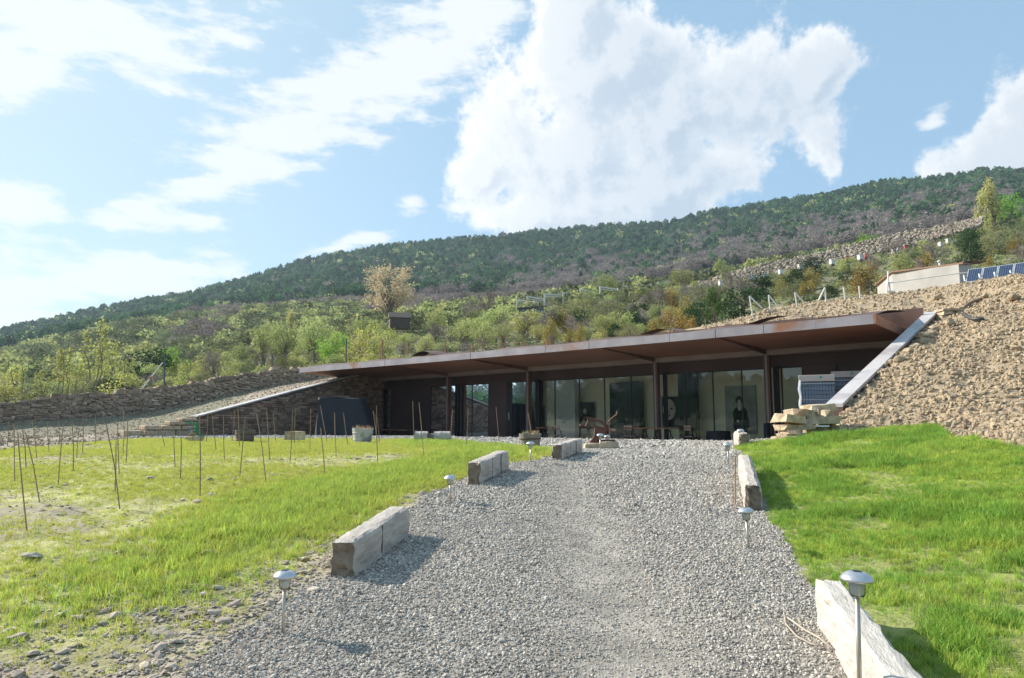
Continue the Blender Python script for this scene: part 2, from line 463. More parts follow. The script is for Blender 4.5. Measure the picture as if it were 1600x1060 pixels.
MAT = dict(
    ground=M_('ground_soil', (0.3, 0.27, 0.22), scale=3.0, attr='zone', vary=0.35, rough=0.95, bump=0.9, bscale=22, bdist=0.03),
    hill=M_('hillside_grass', (0.3, 0.27, 0.22), scale=0.05, attr='zone', vary=0.3, rough=0.95),
    gravel=M_('grey_gravel', (0.28, 0.255, 0.225), (0.53, 0.49, 0.435), scale=25, vary=0.58, hue=0.012, rough=0.85, bump=0.3, bscale=60),
    rubble=M_('field_stone', (0.36, 0.30, 0.235), (0.52, 0.455, 0.375), scale=9, vary=0.3, hue=0.015, rough=0.9, bump=0.5, bscale=30),
    terrstone=M_('brown_terrace_stone', (0.22, 0.18, 0.135), (0.38, 0.32, 0.25), scale=3, vary=0.4, hue=0.01, rough=0.95),
    clod=M_('tan_clods', (0.32, 0.245, 0.16), (0.46, 0.365, 0.245), scale=6, vary=0.22, hue=0.008, rough=0.95, bump=0.5, bscale=30),
    drystone=M_('dark_wall_stone', (0.22, 0.165, 0.125), (0.36, 0.28, 0.215), scale=5, island=0.3, vary=0.35, hue=0.015, rough=0.92, bump=0.6, bscale=25),
    masonry=M_('brown_masonry_stone', (0.20, 0.135, 0.10), (0.30, 0.215, 0.165), scale=2.2, island=0.45, rough=0.9, bump=0.5, bscale=18),
    tanstone=M_('sandy_block_stone', (0.34, 0.26, 0.17), (0.56, 0.46, 0.33), scale=7, vary=0.2, rough=0.9, bump=1.0, bscale=20),
    mortar=M_('dark_joint_earth', (0.11, 0.085, 0.07), (0.15, 0.12, 0.10), scale=7, rough=0.95),
    steel=M_('rusted_brown_steel', (0.105, 0.058, 0.048), (0.155, 0.085, 0.066), scale=0.9, rough=0.62, metal=0.15, c3=(0.09, 0.05, 0.045), s3=2.4, bump=0.08),
    soffit=M_('rust_streaked_soffit', (0.26, 0.115, 0.068), (0.16, 0.082, 0.062), scale=1.6, rough=0.65, c3=(0.25, 0.105, 0.05), s3=0.8, stretch=(0.35, 0.9, 4), bump=0.05),
    fascia=M_('weathered_fascia_steel', (0.235, 0.215, 0.235), (0.32, 0.30, 0.33), scale=1.3, rough=0.55, metal=0.2, c3=(0.26, 0.12, 0.065), s3=0.55, c3lo=0.55, c3hi=0.68, bump=0.1),
    beamsteel=M_('pale_brown_steel', (0.25, 0.19, 0.185), (0.30, 0.24, 0.235), scale=1.2, rough=0.5, metal=0.1),
    wallsteel=M_('dark_brown_steel', (0.060, 0.034, 0.034), (0.083, 0.046, 0.044), scale=0.8, rough=0.55, metal=0.1),
    black=M_('black_metal', (0.012, 0.012, 0.013), rough=0.5),
    coping=M_('pale_coping_steel', (0.46, 0.43, 0.43), (0.54, 0.51, 0.51), scale=2.5, rough=0.45, metal=0.1, c3=(0.34, 0.31, 0.31), s3=1.2, bump=.05),
    beige=M_('beige_plaster', (0.84, 0.75, 0.53), (0.88, 0.80, 0.58), scale=1.5, rough=0.9),
    greywall=M_('grey_plaster', (0.62, 0.61, 0.57), rough=0.9),
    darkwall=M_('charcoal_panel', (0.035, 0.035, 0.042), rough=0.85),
    floor=M_('concrete_floor', (0.58, 0.55, 0.51), (0.64, 0.61, 0.57), scale=2, rough=0.5),
    timber=M_('weathered_grey_timber', (0.50, 0.46, 0.42), (0.36, 0.32, 0.285), scale=3.0, rough=0.9, stretch=(1.2, 6, 6), bump=0.6, bscale=14, c3=(0.22, 0.18, 0.15), s3=2.5, c3lo=0.60, c3hi=0.7),
    timberw=M_('whitened_timber', (0.52, 0.495, 0.455), (0.42, 0.39, 0.35), scale=3.0, rough=0.9, stretch=(1.2, 6, 6), bump=0.5, bscale=14, c3=(0.30, 0.25, 0.21), s3=2.2, c3lo=0.62, c3hi=0.72),
    endgrain=M_('brown_end_grain', (0.16, 0.125, 0.095), (0.27, 0.215, 0.165), scale=6, rough=0.95, bump=0.8, bscale=20),
    strap=M_('rusty_strap', (0.09, 0.06, 0.045), (0.13, 0.08, 0.06), scale=12, rough=0.8),
    chrome=M_('brushed_metal', (0.55, 0.56, 0.58), (0.62, 0.63, 0.65), scale=20, rough=0.3, metal=0.75, vary=0.06),
    panelblue=M_('lamp_solar_cell', (0.05, 0.06, 0.09), rough=0.2, coat=0.5),
    lens=glass_mat('clear_plastic_lens', (0.86, 0.88, 0.87), 0.10, 0.08),
    frost=M_('pale_lamp_core', (0.82, 0.83, 0.80), rough=0.4),
    pole=M_('bronzed_pole', (0.42, 0.38, 0.32), (0.50, 0.46, 0.40), scale=8, rough=0.35, metal=0.6, vary=0.08),
    stake=M_('thin_wood_stake', (0.24, 0.16, 0.105), (0.33, 0.24, 0.17), scale=4, rough=0.85, vary=0.25),
    rust=M_('rusty_iron', (0.085, 0.035, 0.025), (0.15, 0.065, 0.045), scale=10, rough=0.6, metal=0.3, bump=0.3),
    rustpaint=M_('orange_rust_wood', (0.32, 0.13, 0.07), (0.40, 0.19, 0.11), scale=5, rough=0.7),
    tubwhite=M_('whitewashed_tub', (0.52, 0.52, 0.50), (0.40, 0.41, 0.38), scale=6, rough=0.85, c3=(0.24, 0.25, 0.22), s3=4, bump=0.3),
    tubgrey=M_('grey_barrel_wood', (0.30, 0.27, 0.24), (0.20, 0.18, 0.16), scale=6, rough=0.9, stretch=(6, 6, 1), bump=0.5),
    tubdark=M_('dark_barrel_wood', (0.13, 0.11, 0.10), (0.19, 0.165, 0.15), scale=6, rough=0.9, stretch=(6, 6, 1), bump=0.5),
    soil=M_('potting_soil', (0.10, 0.07, 0.05), rough=0.95),
    tarp=M_('black_plastic_tarp', (0.008, 0.011, 0.017), (0.012, 0.016, 0.024), scale=2, rough=0.7, bump=0.3, bscale=5),
    straw=leaf_mat('dry_straw_leaves', (0.50, 0.40, 0.22), (0.58, 0.46, 0.26), trans=0.2),
    greenpaint=M_('green_paint', (0.01, 0.17, 0.085), (0.015, 0.21, 0.10), scale=5, rough=0.4),
    greymetal=M_('worn_plough_metal', (0.50, 0.44, 0.42), (0.38, 0.30, 0.27), scale=7, rough=0.4, metal=0.5),
    wrapblue=M_('blue_grey_blocks', (0.105, 0.145, 0.20), (0.15, 0.20, 0.27), scale=3, rough=0.35, vary=0.15),
    wrapwhite=M_('shrink_wrap', (0.52, 0.55, 0.60), (0.42, 0.46, 0.55), scale=4, rough=0.3),
    cardboard=M_('pale_cardboard_cap', (0.46, 0.42, 0.38), (0.50, 0.46, 0.42), scale=3, rough=0.8),
    tealpaint=M_('teal_print', (0.03, 0.32, 0.24), rough=0.6),
    white=M_('white_paint', (0.72, 0.72, 0.70), (0.62, 0.62, 0.60), scale=3, rough=0.6),
    shed=M_('pale_rendered_wall', (0.40, 0.395, 0.375), (0.30, 0.295, 0.28), scale=0.8, rough=0.85),
    redtin=M_('rust_roof_edge', (0.22, 0.115, 0.06), (0.17, 0.10, 0.06), scale=3, rough=0.7),
    redpaint=M_('red_hive_paint', (0.38, 0.07, 0.045), rough=0.6),
    solar=M_('solar_cell_blue', (0.022, 0.038, 0.085), (0.03, 0.05, 0.11), scale=1.4, rough=0.18, coat=0.6),
    aluminium=M_('aluminium_frame', (0.62, 0.64, 0.66), rough=0.35, metal=0.5),
    hutwood=M_('dark_hut_wood', (0.075, 0.055, 0.045), (0.12, 0.09, 0.07), scale=4, rough=0.9, stretch=(1, 1, 6)),
    bluetin=M_('dull_blue_tin', (0.05, 0.08, 0.10), (0.07, 0.10, 0.12), scale=2, rough=0.5),
    bark=M_('grey_brown_bark', (0.16, 0.125, 0.10), (0.24, 0.20, 0.165), scale=5, rough=0.95, vary=0.2, stretch=(3, 3, 1)),
    twig=M_('grey_twigs', (0.28, 0.235, 0.215), (0.38, 0.32, 0.29), scale=2, rough=0.95, vary=0.25, hue=0.02),
    canvas=M_('pale_painting_ground', (0.40, 0.40, 0.34), (0.28, 0.28, 0.24), scale=3, rough=0.8),
    canvasdark=M_('black_painting_ground', (0.014, 0.016, 0.022), rough=0.7),
    skin=M_('pale_painted_skin', (0.68, 0.60, 0.50), (0.58, 0.50, 0.41), scale=6, rough=0.8),
    ink=M_('black_painted_cloth', (0.012, 0.012, 0.015), rough=0.8),
    pframe=M_('pale_grey_frame', (0.30, 0.33, 0.31), rough=0.6),
    winglass=glass_mat('gallery_glass', (0.97, 0.98, 0.96), 0.0),
    mirrorglass=glass_mat('coated_glass', (0.30, 0.34, 0.36), 0.30),
    hose=M_('dark_rubber_pipe', (0.05, 0.05, 0.05), rough=0.5),
    hoseb=M_('brown_branch', (0.20, 0.15, 0.12), rough=0.9),
    tassel=M_('dried_cord', (0.42, 0.36, 0.29), rough=0.9),
    edgeg=leaf_mat('bright_edge_grass', (0.33, 0.45, 0.075), (0.43, 0.52, 0.11), vary=0.3, hue=0.02, trans=0.45, scale=4),
    deep=leaf_mat('deep_green_grass', (0.20, 0.35, 0.05), (0.28, 0.43, 0.075), vary=0.3, hue=0.02, trans=0.4, scale=4),
    lawn=leaf_mat('lush_lawn_grass', (0.34, 0.47, 0.07), (0.46, 0.54, 0.12), vary=0.35, hue=0.025, trans=0.48, scale=4),
    fieldg=leaf_mat('yellow_green_grass', (0.41, 0.45, 0.08), (0.50, 0.51, 0.13), vary=0.22, hue=0.015, trans=0.42, scale=4),
    spring=leaf_mat('pale_spring_leaves', (0.41, 0.44, 0.18), (0.30, 0.335, 0.14), vary=0.25, hue=0.02),
    yellow=leaf_mat('yellow_green_leaves', (0.42, 0.45, 0.12), (0.50, 0.50, 0.18), vary=0.2, hue=0.015),
    olive=leaf_mat('olive_leaves', (0.19, 0.215, 0.11), (0.28, 0.29, 0.15), vary=0.3, hue=0.02),
    dark=leaf_mat('dark_evergreen_leaves', (0.035, 0.07, 0.032), (0.06, 0.10, 0.045), vary=0.3, hue=0.015, trans=0.2),
    pine=leaf_mat('bright_pine_needles', (0.11, 0.21, 0.045), (0.07, 0.14, 0.035), vary=0.2, trans=0.3),
    juniper=leaf_mat('rusty_juniper_leaves', (0.36, 0.24, 0.06), (0.21, 0.21, 0.07), vary=0.3, hue=0.025, scale=0.7),
    orange=leaf_mat('orange_buff_leaves', (0.58, 0.47, 0.30), (0.50, 0.41, 0.27), vary=0.1),
    fresh=leaf_mat('fresh_green_leaves', (0.20, 0.36, 0.05), (0.26, 0.42, 0.07), vary=0.1),
    buff=leaf_mat('yellow_buff_leaves', (0.60, 0.56, 0.22), (0.52, 0.50, 0.20), vary=0.15),
    fpine=leaf_mat('forest_pine', (0.055, 0.115, 0.045), (0.115, 0.19, 0.075), vary=0.6, hue=0.025, trans=0.2, scale=0.4),
    fgrey=leaf_mat('forest_bare_wood', (0.215, 0.185, 0.17), (0.28, 0.24, 0.22), vary=0.35, hue=0.02, trans=0.3, scale=0.4),
    fscrub=leaf_mat('hill_scrub', (0.135, 0.165, 0.09), (0.23, 0.24, 0.13), vary=0.45, hue=0.03, trans=0.3, scale=0.4),
)

# ------------------------------------------------------------------ the lie of the land (heights relative to the eye)
P0 = np.array([8.8, 24.4])
DV = np.array([-0.7436, 0.6686])          # along the facade, away from the camera
NV = np.array([-0.6686, -0.7436])         # out of the facade, towards the path
LW0 = np.array([-7.35, 38.9]); LWD = np.array([-0.6, -0.8])     # left wing wall
RW0 = np.array([12.85, 21.05]); RWD = np.array([-0.6816, -0.7318])                          # right wing wall
TER = -0.46
FDROP = 0.40
TERB = TER - FDROP + .01      # floor level along the glass front


def F2(t, o, z=0.0):
    p = P0 + DV * t + NV * o
    return Vector((p[0], p[1], EZ + z))


def t_at(px, o):
    """distance along the facade where photo column px meets the vertical plane at offset o"""
    u = (px - 800) / F / CP
    q = P0 + NV * o
    return (q[0] - u * q[1]) / (u * DV[1] - DV[0])


def smin(a, b, k):
    h = np.clip(0.5 + 0.5 * (b - a) / k, 0, 1)
    return b * (1 - h) + a * h - k * h * (1 - h)


def lawn_side(x, y):
    return 0.1 * np.log1p(np.exp((x - 2.9) * 3)) / 3


def base_h(x, y):
    x = np.asarray(x, float); y = np.asarray(y, float)
    b = smin(-1.5 + 0.092 * np.maximum(y, -8), np.full_like(y, TER), 0.16)
    w = np.clip((16.5 - y) / 3.0, 0, 1)
    b = b + lawn_side(x, y) * w
    # the terrace dips towards the glass front
    fo = (x - P0[0]) * NV[0] + (y - P0[1]) * NV[1]
    q = np.clip((4.6 - fo) / 2.4, 0, 1)
    sl = side(x, y, LW0, LWD)
    return b - FDROP * q * q * (3 - 2 * q)


BP = []
for s, z in ((-3, 3.3), (0, 3.0), (2.2, 2.5), (6, 1.45), (10.4, 0.33), (13.2, -0.33)):
    q = LW0 + LWD * s; BP.append((q[0], q[1], z))
for s, z in ((-3, 4.0), (0, 3.25), (1.5, 2.75), (3, 2.30), (4.5, 1.8), (6, 1.33), (7.5, .8), (8.8, 0.3)):
    q = RW0 + RWD * s; BP.append((q[0], q[1], z))
for t in (0, 4, 8, 12, 18):
    q = P0 + DV * t - NV * 0.5; BP.append((q[0], q[1], 3.3))
BP += [(-9.2, 12.6, -.52), (-10, 16, -.47), (-12, 22, -.44), (-15.5, 28, -.3), (-14.2, 26, -.17), (-14.5, 20, -.46), (-21, 29.8, -.40), (-24, 31.3, -.44), (-17.5, 33, -.15),
       (-24, 33, .15), (-19, 38, .86), (-14.9, 41, 2.05), (-12.9, 43, 2.6), (-25, 36, .5), (-20, 41.5, 1.3), (-15.5, 45, 2.5), (-12, 50, 3.0),
       (-30, 50, .8), (-6, 12, -1.2), (-5, 18, -1.3), (-9, 19, -.9), (-14, 8, -.95), (-35, 20, -.4), (-35, 40, .6), (-20, 0, -1.9),
       (4.7, 12.5, -.33), (5.5, 12.1, -.27), (7.3, 13, 0.0), (6.4, 10, -.25), (6.3, 9.06, -.33), (6.4, 8.7, -.36), (9, 5, -.8), (13, 0, -1.2),
       (6.2, 14.1, .05), (5, 9, -1.2), (4, 5, -2.2), (8, 1, -2.4), (10.2, 14, .83), (12.4, 17, 2.24), (9.2, 15.5, 1.2), (13.9, 21.5, 3.45),
       (25, 20, 5.2), (25, 5, 0.6), (20, 60, 9), (30, 40, 8), (0, 60, 6), (40, 60, 11)]
for px, Y, y in ((650, 48, 563), (800, 46, 548), (1000, 40, 533), (1140, 30, 506), (1200, 29, 486), (1300, 28, 473), (1400, 27, 463), (1500, 25, 452),
                 (1600, 22, 442)):
    BP.append(((px - 800) / F * Y, Y, E(y) * Y))
BP += [(16.5, 31, 5.5), (20.5, 31, 5.7), (24, 33, 6.0)]
BP = np.array(BP, float)


def _U(r2):
    return np.where(r2 > 1e-9, r2 * np.log(np.maximum(r2, 1e-9)), 0)


def _tps():
    n = len(BP)
    d2 = (BP[:, None, 0] - BP[None, :, 0]) ** 2 + (BP[:, None, 1] - BP[None, :, 1]) ** 2
    K = _U(d2) + np.eye(n) * 3.0
    P = np.c_[np.ones(n), BP[:, 0], BP[:, 1]]
    A = np.zeros((n + 3, n + 3)); A[:n, :n] = K; A[:n, n:] = P; A[n:, :n] = P.T
    b = np.zeros(n + 3); b[:n] = BP[:, 2]
    return np.linalg.solve(A, b)


TW = _tps()


def bank_h(x, y):
    x = np.asarray(x, float); y = np.asarray(y, float)
    sh = x.shape
    xf, yf = x.ravel(), y.ravel()
    out = np.empty(len(xf))
    for i in range(0, len(xf), 20000):
        a, b = xf[i:i + 20000], yf[i:i + 20000]
        d2 = (a[:, None] - BP[None, :, 0]) ** 2 + (b[:, None] - BP[None, :, 1]) ** 2
        out[i:i + 20000] = _U(d2) @ TW[:-3] + TW[-3] + TW[-2] * a + TW[-1] * b
    return out.reshape(sh)


def side(x, y, o, d):
    """signed distance, positive to the right when looking along d"""
    return (x - o[0]) * d[1] - (y - o[1]) * d[0]


def regions(x, y):
    """0 courtyard and fields, 1 left bank, 2 right bank, 3 under the building"""
    sl = side(x, y, LW0, LWD)          # positive: outside (behind) the left wing
    sr = side(x, y, RW0, RWD)          # negative: outside (right of) the right wing
    fo = (x - P0[0]) * NV[0] + (y - P0[1]) * NV[1]
    al = (x - LW0[0]) * LWD[0] + (y - LW0[1]) * LWD[1]
    ar = (x - RW0[0]) * RWD[0] + (y - RW0[1]) * RWD[1]
    tt = (x - P0[0]) * DV[0] + (y - P0[1]) * DV[1]
    left = (sl > 0.42) & (tt > 5)
    right = (sr < 0) & (ar <= 8.9)
    inside = (fo < 0) & (~left) & (~right)
    r = np.zeros(x.shape, int)
    r[left] = 1
    r[right] = 2
    r[inside] = 3
    # past the free ends of the wings the banks spill round
    r[(al > 12.9) & (r == 1)] = 1
    front = (r == 0) & (((x > np.interp(y, [8, 12.2, 14.6], [4.2, 4.5, 6.9])) & (y < 14.8) & (ar > 8.9)) | ((x < -.575 * y) & (al > 13.2)))
    r[front] = 4
    return r


def g_h(x, y):
    """height of the ground, relative to the eye"""
    x = np.asarray(x, float); y = np.asarray(y, float)
    b = base_h(x, y)
    k = bank_h(x, y)
    r = regions(x, y)
    return np.where((r == 1) | (r == 2) | (r == 4), np.maximum(b, k), b)


def gz(x, y):
    return float(g_h(np.array([x]), np.array([y]))[0])


def ground_px(px, py, lo=2.5, hi=45.0):
    """where the ray through a photo pixel meets the near ground"""
    r = ray(px, py)
    ys = np.linspace(lo, hi, 1200)
    xs = r.x / r.y * ys
    zs = r.z / r.y * ys
    h = g_h(xs, ys)
    i = np.argmax(zs < h)
    if zs[i] >= h[i]: i = len(ys) - 1
    return Vector((xs[i], ys[i], EZ + h[i]))


LE = (np.array([-8, 2.5, 3.3, 5, 6.2, 7.9, 9, 10.4, 11, 12.5, 13.5, 16.5]), np.array([-1.6, -1.6, -1.55, -1.42, -1.2, -1.0, -.6, -.1, .45, 1.0, .6, -.9]))
RE = (np.array([-8, 2.7, 4.1, 5.7, 7, 9, 10, 12, 12.8, 14]), np.array([1.5, 1.6, 1.83, 2.2, 2.5, 3.05, 3.3, 3.8, 4.7, 5.2]))
TOPY = (np.array([-30, -9, -3.6, -.9, .6, 1.0]), np.array([25, 24.5, 23.5, 18.5, 14.2, 12.5]))


def zones(x, y):
    """soft weights: gravel, lawn, field, tan soil, grey soil"""
    e = fbm(x * 1.6, y * 1.6, 3) * 0.5
    le = np.interp(y, *LE); re = np.interp(y, *RE)
    ty = np.interp(x, *TOPY)
    r = regions(x, y)
    k = bank_h(x, y); b = base_h(x, y)
    onbank = ((r == 1) | (r == 2) | (r == 4)) & (k > b + 0.01 + e * 0.06)
    gravel = ((x > le + e * .5) & (x < re + e * .4)) | ((y > ty + e) & (x < 4.6))
    gravel = gravel | (r == 3) | ((r == 0) & (y > 13.4) & (x > 2))
    gravel &= ~onbank
    lawn = (~gravel) & (~onbank) & (x > 0.8)
    strip = (x < -9.2 - .3 * (y - 12.6) + e) & (y > 12.0)
    grey = ((onbank & (x < 2)) | (strip & (x < 2)))
    tan = onbank & (x > 2)
    field = (~gravel) & (~lawn) & (~grey) & (~tan)
    return gravel, lawn, field & (x <= 2), tan, grey


ZC = dict(gravel=(.25, .228, .20), lawn=(.24, .26, .08), field=(.36, .35, .14), tan=(.345, .268, .178), grey=(.28, .235, .18))


def axis(a, fine0, fine1, b, fs, cs):
    l = list(np.arange(a, fine0, cs)) + list(np.arange(fine0, fine1, fs)) + list(np.arange(fine1, b + cs, cs))
    return np.array(l)


def grid_mesh(name, xs, ys, zf, colf, mat, keep=None):
    X, Y = np.meshgrid(xs, ys)
    Z = zf(X, Y)
    V = np.stack([X, Y, Z], -1).reshape(-1, 3)
    nx, ny = len(xs), len(ys)
    i = np.arange(nx * ny).reshape(ny, nx)
    Fc = np.stack([i[:-1, :-1], i[:-1, 1:], i[1:, 1:], i[1:, :-1]], -1).reshape(-1, 4)
    if keep is not None:
        kk = keep(X, Y).ravel()
        Fc = Fc[kk[Fc].all(1)]
        used = np.unique(Fc)
        mp = -np.ones(len(V), int); mp[used] = np.arange(len(used))
        V = V[used]; Fc = mp[Fc]
        col = colf(X, Y, Z).reshape(-1, 3)[used]
    else:
        col = colf(X, Y, Z).reshape(-1, 3)
    me = np_mesh(name, V, Fc, mat, True)
    at_ = me.color_attributes.new('zone', 'FLOAT_COLOR', 'POINT')
    at_.data.foreach_set('color', np.c_[col, np.ones(len(col))].astype(np.float32).ravel())
    return link_mesh(name, me)


def near_z(X, Y):
    h = g_h(X, Y)
    g, l, f, t, s = zones(X, Y)
    n1 = fbm(X * 1.1, Y * 1.1, 11, 4)
    n2 = fbm(X * 5.5, Y * 5.5, 5, 4, .6)
    amp1 = np.where(t, .34, np.where(s, .10, np.where(f, .07, np.where(l, .14, .015))))
    amp2 = np.where(t, .15, np.where(s, .06, np.where(f, .045, np.where(l, .03, .012))))
    r = regions(X, Y)
    amp1 = np.where(r == 3, 0, amp1); amp2 = np.where(r == 3, 0, amp2)
    return EZ + h + n1 * amp1 + n2 * amp2 - np.where(g & (Y < 12), .03 * np.exp(-((X - .45 - .05 * Y) / .4) ** 2), 0)


def near_col(X, Y, Z):
    g, l, f, t, s = zones(X, Y)
    c = np.zeros(X.shape + (3,))
    for m, k in ((g, 'gravel'), (l, 'lawn'), (f, 'field'), (t, 'tan'), (s, 'grey')):
        c[m] = ZC[k]
    # brown trodden earth along the left edge of the path
    le = np.interp(Y, *LE)
    m = np.clip(1 - np.abs(X - le - 0.05) / 0.55, 0, 1) * (Y < 12.5) * (X < le + .5)
    c = c * (1 - m[..., None] * .7) + np.array((.33, .27, .21)) * m[..., None] * .7
    tr = np.exp(-((X - .45 - .05 * Y) / .45) ** 2) * g * (Y < 12) + np.exp(-((X + .55 - .05 * Y) / .3) ** 2) * g * (Y < 12)
    tr = np.clip(tr, 0, 1)
    c = c * (1 - tr[..., None] * .7) + np.array((.33, .30, .26)) * tr[..., None] * .7
    nl = np.clip((5.3 - Y) / 1.5, 0, 1) * np.clip((-1.3 - X) / .6, 0, 1) * np.clip(.6 + fbm(X * 1.3, Y * 1.3, 63) * 4, 0, 1) * f
    c = c * (1 - nl[..., None]) + np.array((.27, .22, .165)) * nl[..., None]
    n = fbm(X * .7, Y * .7, 21, 4)
    pat = np.clip((n - .02) * 7, 0, 1) * f
    c = c * (1 - pat[..., None]) + np.array((.31, .27, .18)) * pat[..., None]
    # dark grass under the dry stone wall, shade of the bank painted into the colour
    dk = np.clip((Y - (29.0 - (X + 20) * -.55)) / .8, 0, 1) * (s & (X < -14.5) & (Y > 26))
    c = c * (1 - dk[..., None] * .6) + np.array((.09, .10, .05)) * dk[..., None] * .6
    return c


xs = np.concatenate([np.arange(-48, -22, .5), np.arange(-22, -9.5, .25), np.arange(-9.5, 13.2, .11), np.arange(13.2, 34, .3)])
ys = np.concatenate([np.arange(-40, 2.4, .5), np.arange(2.4, 16, .10), np.arange(16, 24, .18), np.arange(24, 44, .25), np.arange(44, 58.4, .5)])
ys = ys[(ys > -40.1)]
GROUND = grid_mesh('ground', xs, ys, near_z, near_col, MAT['ground'])
tag(GROUND, kind='structure')


def roof_keep(X, Y):
    fo = (X - P0[0]) * NV[0] + (Y - P0[1]) * NV[1]
    r = regions(X, Y)
    return (fo < -0.15) & (side(X, Y, LW0, LWD) < 1.2) & (side(X, Y, RW0, RWD) > -1.4)


def roof_z(X, Y):
    return EZ + bank_h(X, Y) + .02 + fbm(X * 1.1, Y * 1.1, 11, 4) * .24 + fbm(X * 5.5, Y * 5.5, 5, 4, .6) * .10


def roof_col(X, Y, Z):
    c = np.zeros(X.shape + (3,)); c[...] = ZC['tan']
    m = np.clip((2 - X) / 5, 0, 1)[..., None] * .8
    return c * (1 - m) + np.array((.15, .17, .07)) * m


ROOF = grid_mesh('earth_bank', np.arange(-26, 30, .22), np.arange(19, 60, .22), roof_z, roof_col, MAT['ground'], roof_keep)
tag(ROOF, kind='structure')

# ------------------------------------------------------------------ far hills, a polar height field round the place
FPX = np.array([-300, 0, 150, 300, 450, 600, 750, 900, 1050, 1200, 1350, 1500, 1600, 1900])
FR = np.array([42, 52, 60, 90, 115, 135, 200, 300, 420, 560, 750, 1000, 1600])
_sil = {-300: 560, 0: 532, 100: 501, 150: 493, 300: 465, 450: 424, 600: 390, 750: 379, 900: 365, 1050: 355, 1200: 329, 1350: 304, 1500: 283, 1600: 274, 1900: 250}
_rows = {
    42:   [700, 690, 690, 690, 670, 640, 620, 600, 590, 570, 550, 540, 530, 520],
    52:   [668, 655, 645, 632, 608, 572, 556, 544, 524, 496, 474, 458, 446, 425],
    60:   [660, 645, 632, 612, 588, 562, 548, 534, 514, 484, 462, 446, 432, 410],
    90:   [650, 628, 612, 592, 565, 540, 522, 506, 482, 452, 426, 402, 385, 360],
    115:  [645, 615, 598, 574, 548, 522, 505, 484, 462, 434, 408, 384, 364, 340],
    135:  [640, 606, 588, 562, 538, 512, 494, 474, 455, 427, 402, 378, 358, 334],
    200:  [625, 580, 560, 535, 514, 498, 486, 474, 458, 432, 408, 384, 364, 340],
    300:  [610, 556, 522, 494, 484, 478, 472, 464, 449, 422, 398, 374, 356, 332],
    420:  [606, 560, 530, 505, 488, 474, 466, 458, 438, 408, 378, 350, 334, 312],
    560:  [592, 552, 522, 494, 462, 440, 430, 420, 404, 372, 344, 318, 302, 282],
    750:  None,
    1000: 'back', 1600: 'back2'}
FT = np.zeros((len(FR), len(FPX)))
for i, rr in enumerate(FR):
    row = _rows[int(rr)]
    for j, p in enumerate(FPX):
        if row is None: y = _sil[int(p)]
        elif row == 'back': y = _sil[int(p)] + 45
        elif row == 'back2': y = 668
        else: y = row[j]
        FT[i, j] = E(y)


def far_h(az, r):
    """az in radians (0 = view direction), r metres; height relative to the eye"""
    az = (np.asarray(az, float) + math.pi) % (2 * math.pi) - math.pi
    r = np.asarray(r, float)
    azc = np.clip(az, -0.78, 0.78)
    px = 800 + np.tan(azc) * F * CP
    px = np.clip(px, FPX[0], FPX[-1])
    j = np.clip(np.searchsorted(FPX, px) - 1, 0, len(FPX) - 2)
    i = np.clip(np.searchsorted(FR, r) - 1, 0, len(FR) - 2)
    fj = np.clip((px - FPX[j]) / (FPX[j + 1] - FPX[j]), 0, 1)
    lr = np.log(np.clip(r, FR[0], FR[-1]))
    fi = (lr - np.log(FR[i])) / (np.log(FR[i + 1]) - np.log(FR[i]))
    fi = np.clip(fi, 0, 1)
    e = (FT[i, j] * (1 - fj) + FT[i, j + 1] * fj) * (1 - fi) + (FT[i + 1, j] * (1 - fj) + FT[i + 1, j + 1] * fj) * fi
    zf = e * r * np.cos(azc)
    # the valley sides out of the picture: a wooded ridge to the west, lower ground behind
    a = np.abs(az)
    out = np.clip((a - 0.62) / 0.35, 0, 1)
    out = out * out * (3 - 2 * out)
    ridge = 0.045 + 0.026 * np.sin(az * 3.1 + 0.6) + 0.012 * np.sin(az * 9.0)
    es = np.interp(r, [40, 60, 140, 500, 750, 1000, 1600], [-0.07, -0.05, -0.02, 0.45, 0.9, 0.6, -0.02])
    zo = np.where(es > 0, es * ridge, es) * r
    zr = zf * (1 - out) + zo * out
    n = fbm(az * 14, np.log(r) * 6, 31, 4)
    return zr + n * r * 0.012 * np.clip((r - 45) / 40, 0, 1) * np.clip((1500 - r) / 600, 0, 1)


def far_at(az, r):
    return Vector((math.sin(az) * r, math.cos(az) * r, EZ + float(far_h(np.array([az]), np.array([r]))[0])))


def build_far():
    az = np.concatenate([np.linspace(-.85, .85, 420), np.linspace(.85, 2 * math.pi - .85, 120)[1:]])
    rr = np.exp(np.linspace(math.log(42), math.log(1600), 150))
    A, R = np.meshgrid(az, rr)
    H = far_h(A, R)
    V = np.stack([np.sin(A) * R, np.cos(A) * R, EZ + H], -1).reshape(-1, 3)
    na, nr = len(az), len(rr)
    i = np.arange(na * nr).reshape(nr, na)
    Fc = np.stack([i[:-1, :-1], i[1:, :-1], i[1:, 1:], i[:-1, 1:]], -1).reshape(-1, 4)
    me = np_mesh('hills', V, Fc, MAT['hill'], True)
    X, Y = V[:, 0], V[:, 1]
    n = fbm(X * .03, Y * .03, 41, 5) + .5
    gr = np.array((.11, .125, .05)); br = np.array((.15, .135, .08)); fo = np.array((.06, .065, .04))
    c = gr * (1 - n[:, None]) + br * n[:, None]
    w = np.clip((R.ravel() - 250) / 120, 0, 1)[:, None]
    c = c * (1 - w) + fo * w
    a_ = me.color_attributes.new('zone', 'FLOAT_COLOR', 'POINT')
    a_.data.foreach_set('color', np.c_[c, np.ones(len(c))].astype(np.float32).ravel())
    o = link_mesh('hills', me)
    return tag(o, kind='structure')


build_far()

# ------------------------------------------------------------------ scattering of what nobody could count
def proto(name, me):
    return bpy.data.objects.new(name, me)          # source shape, not placed in the scene


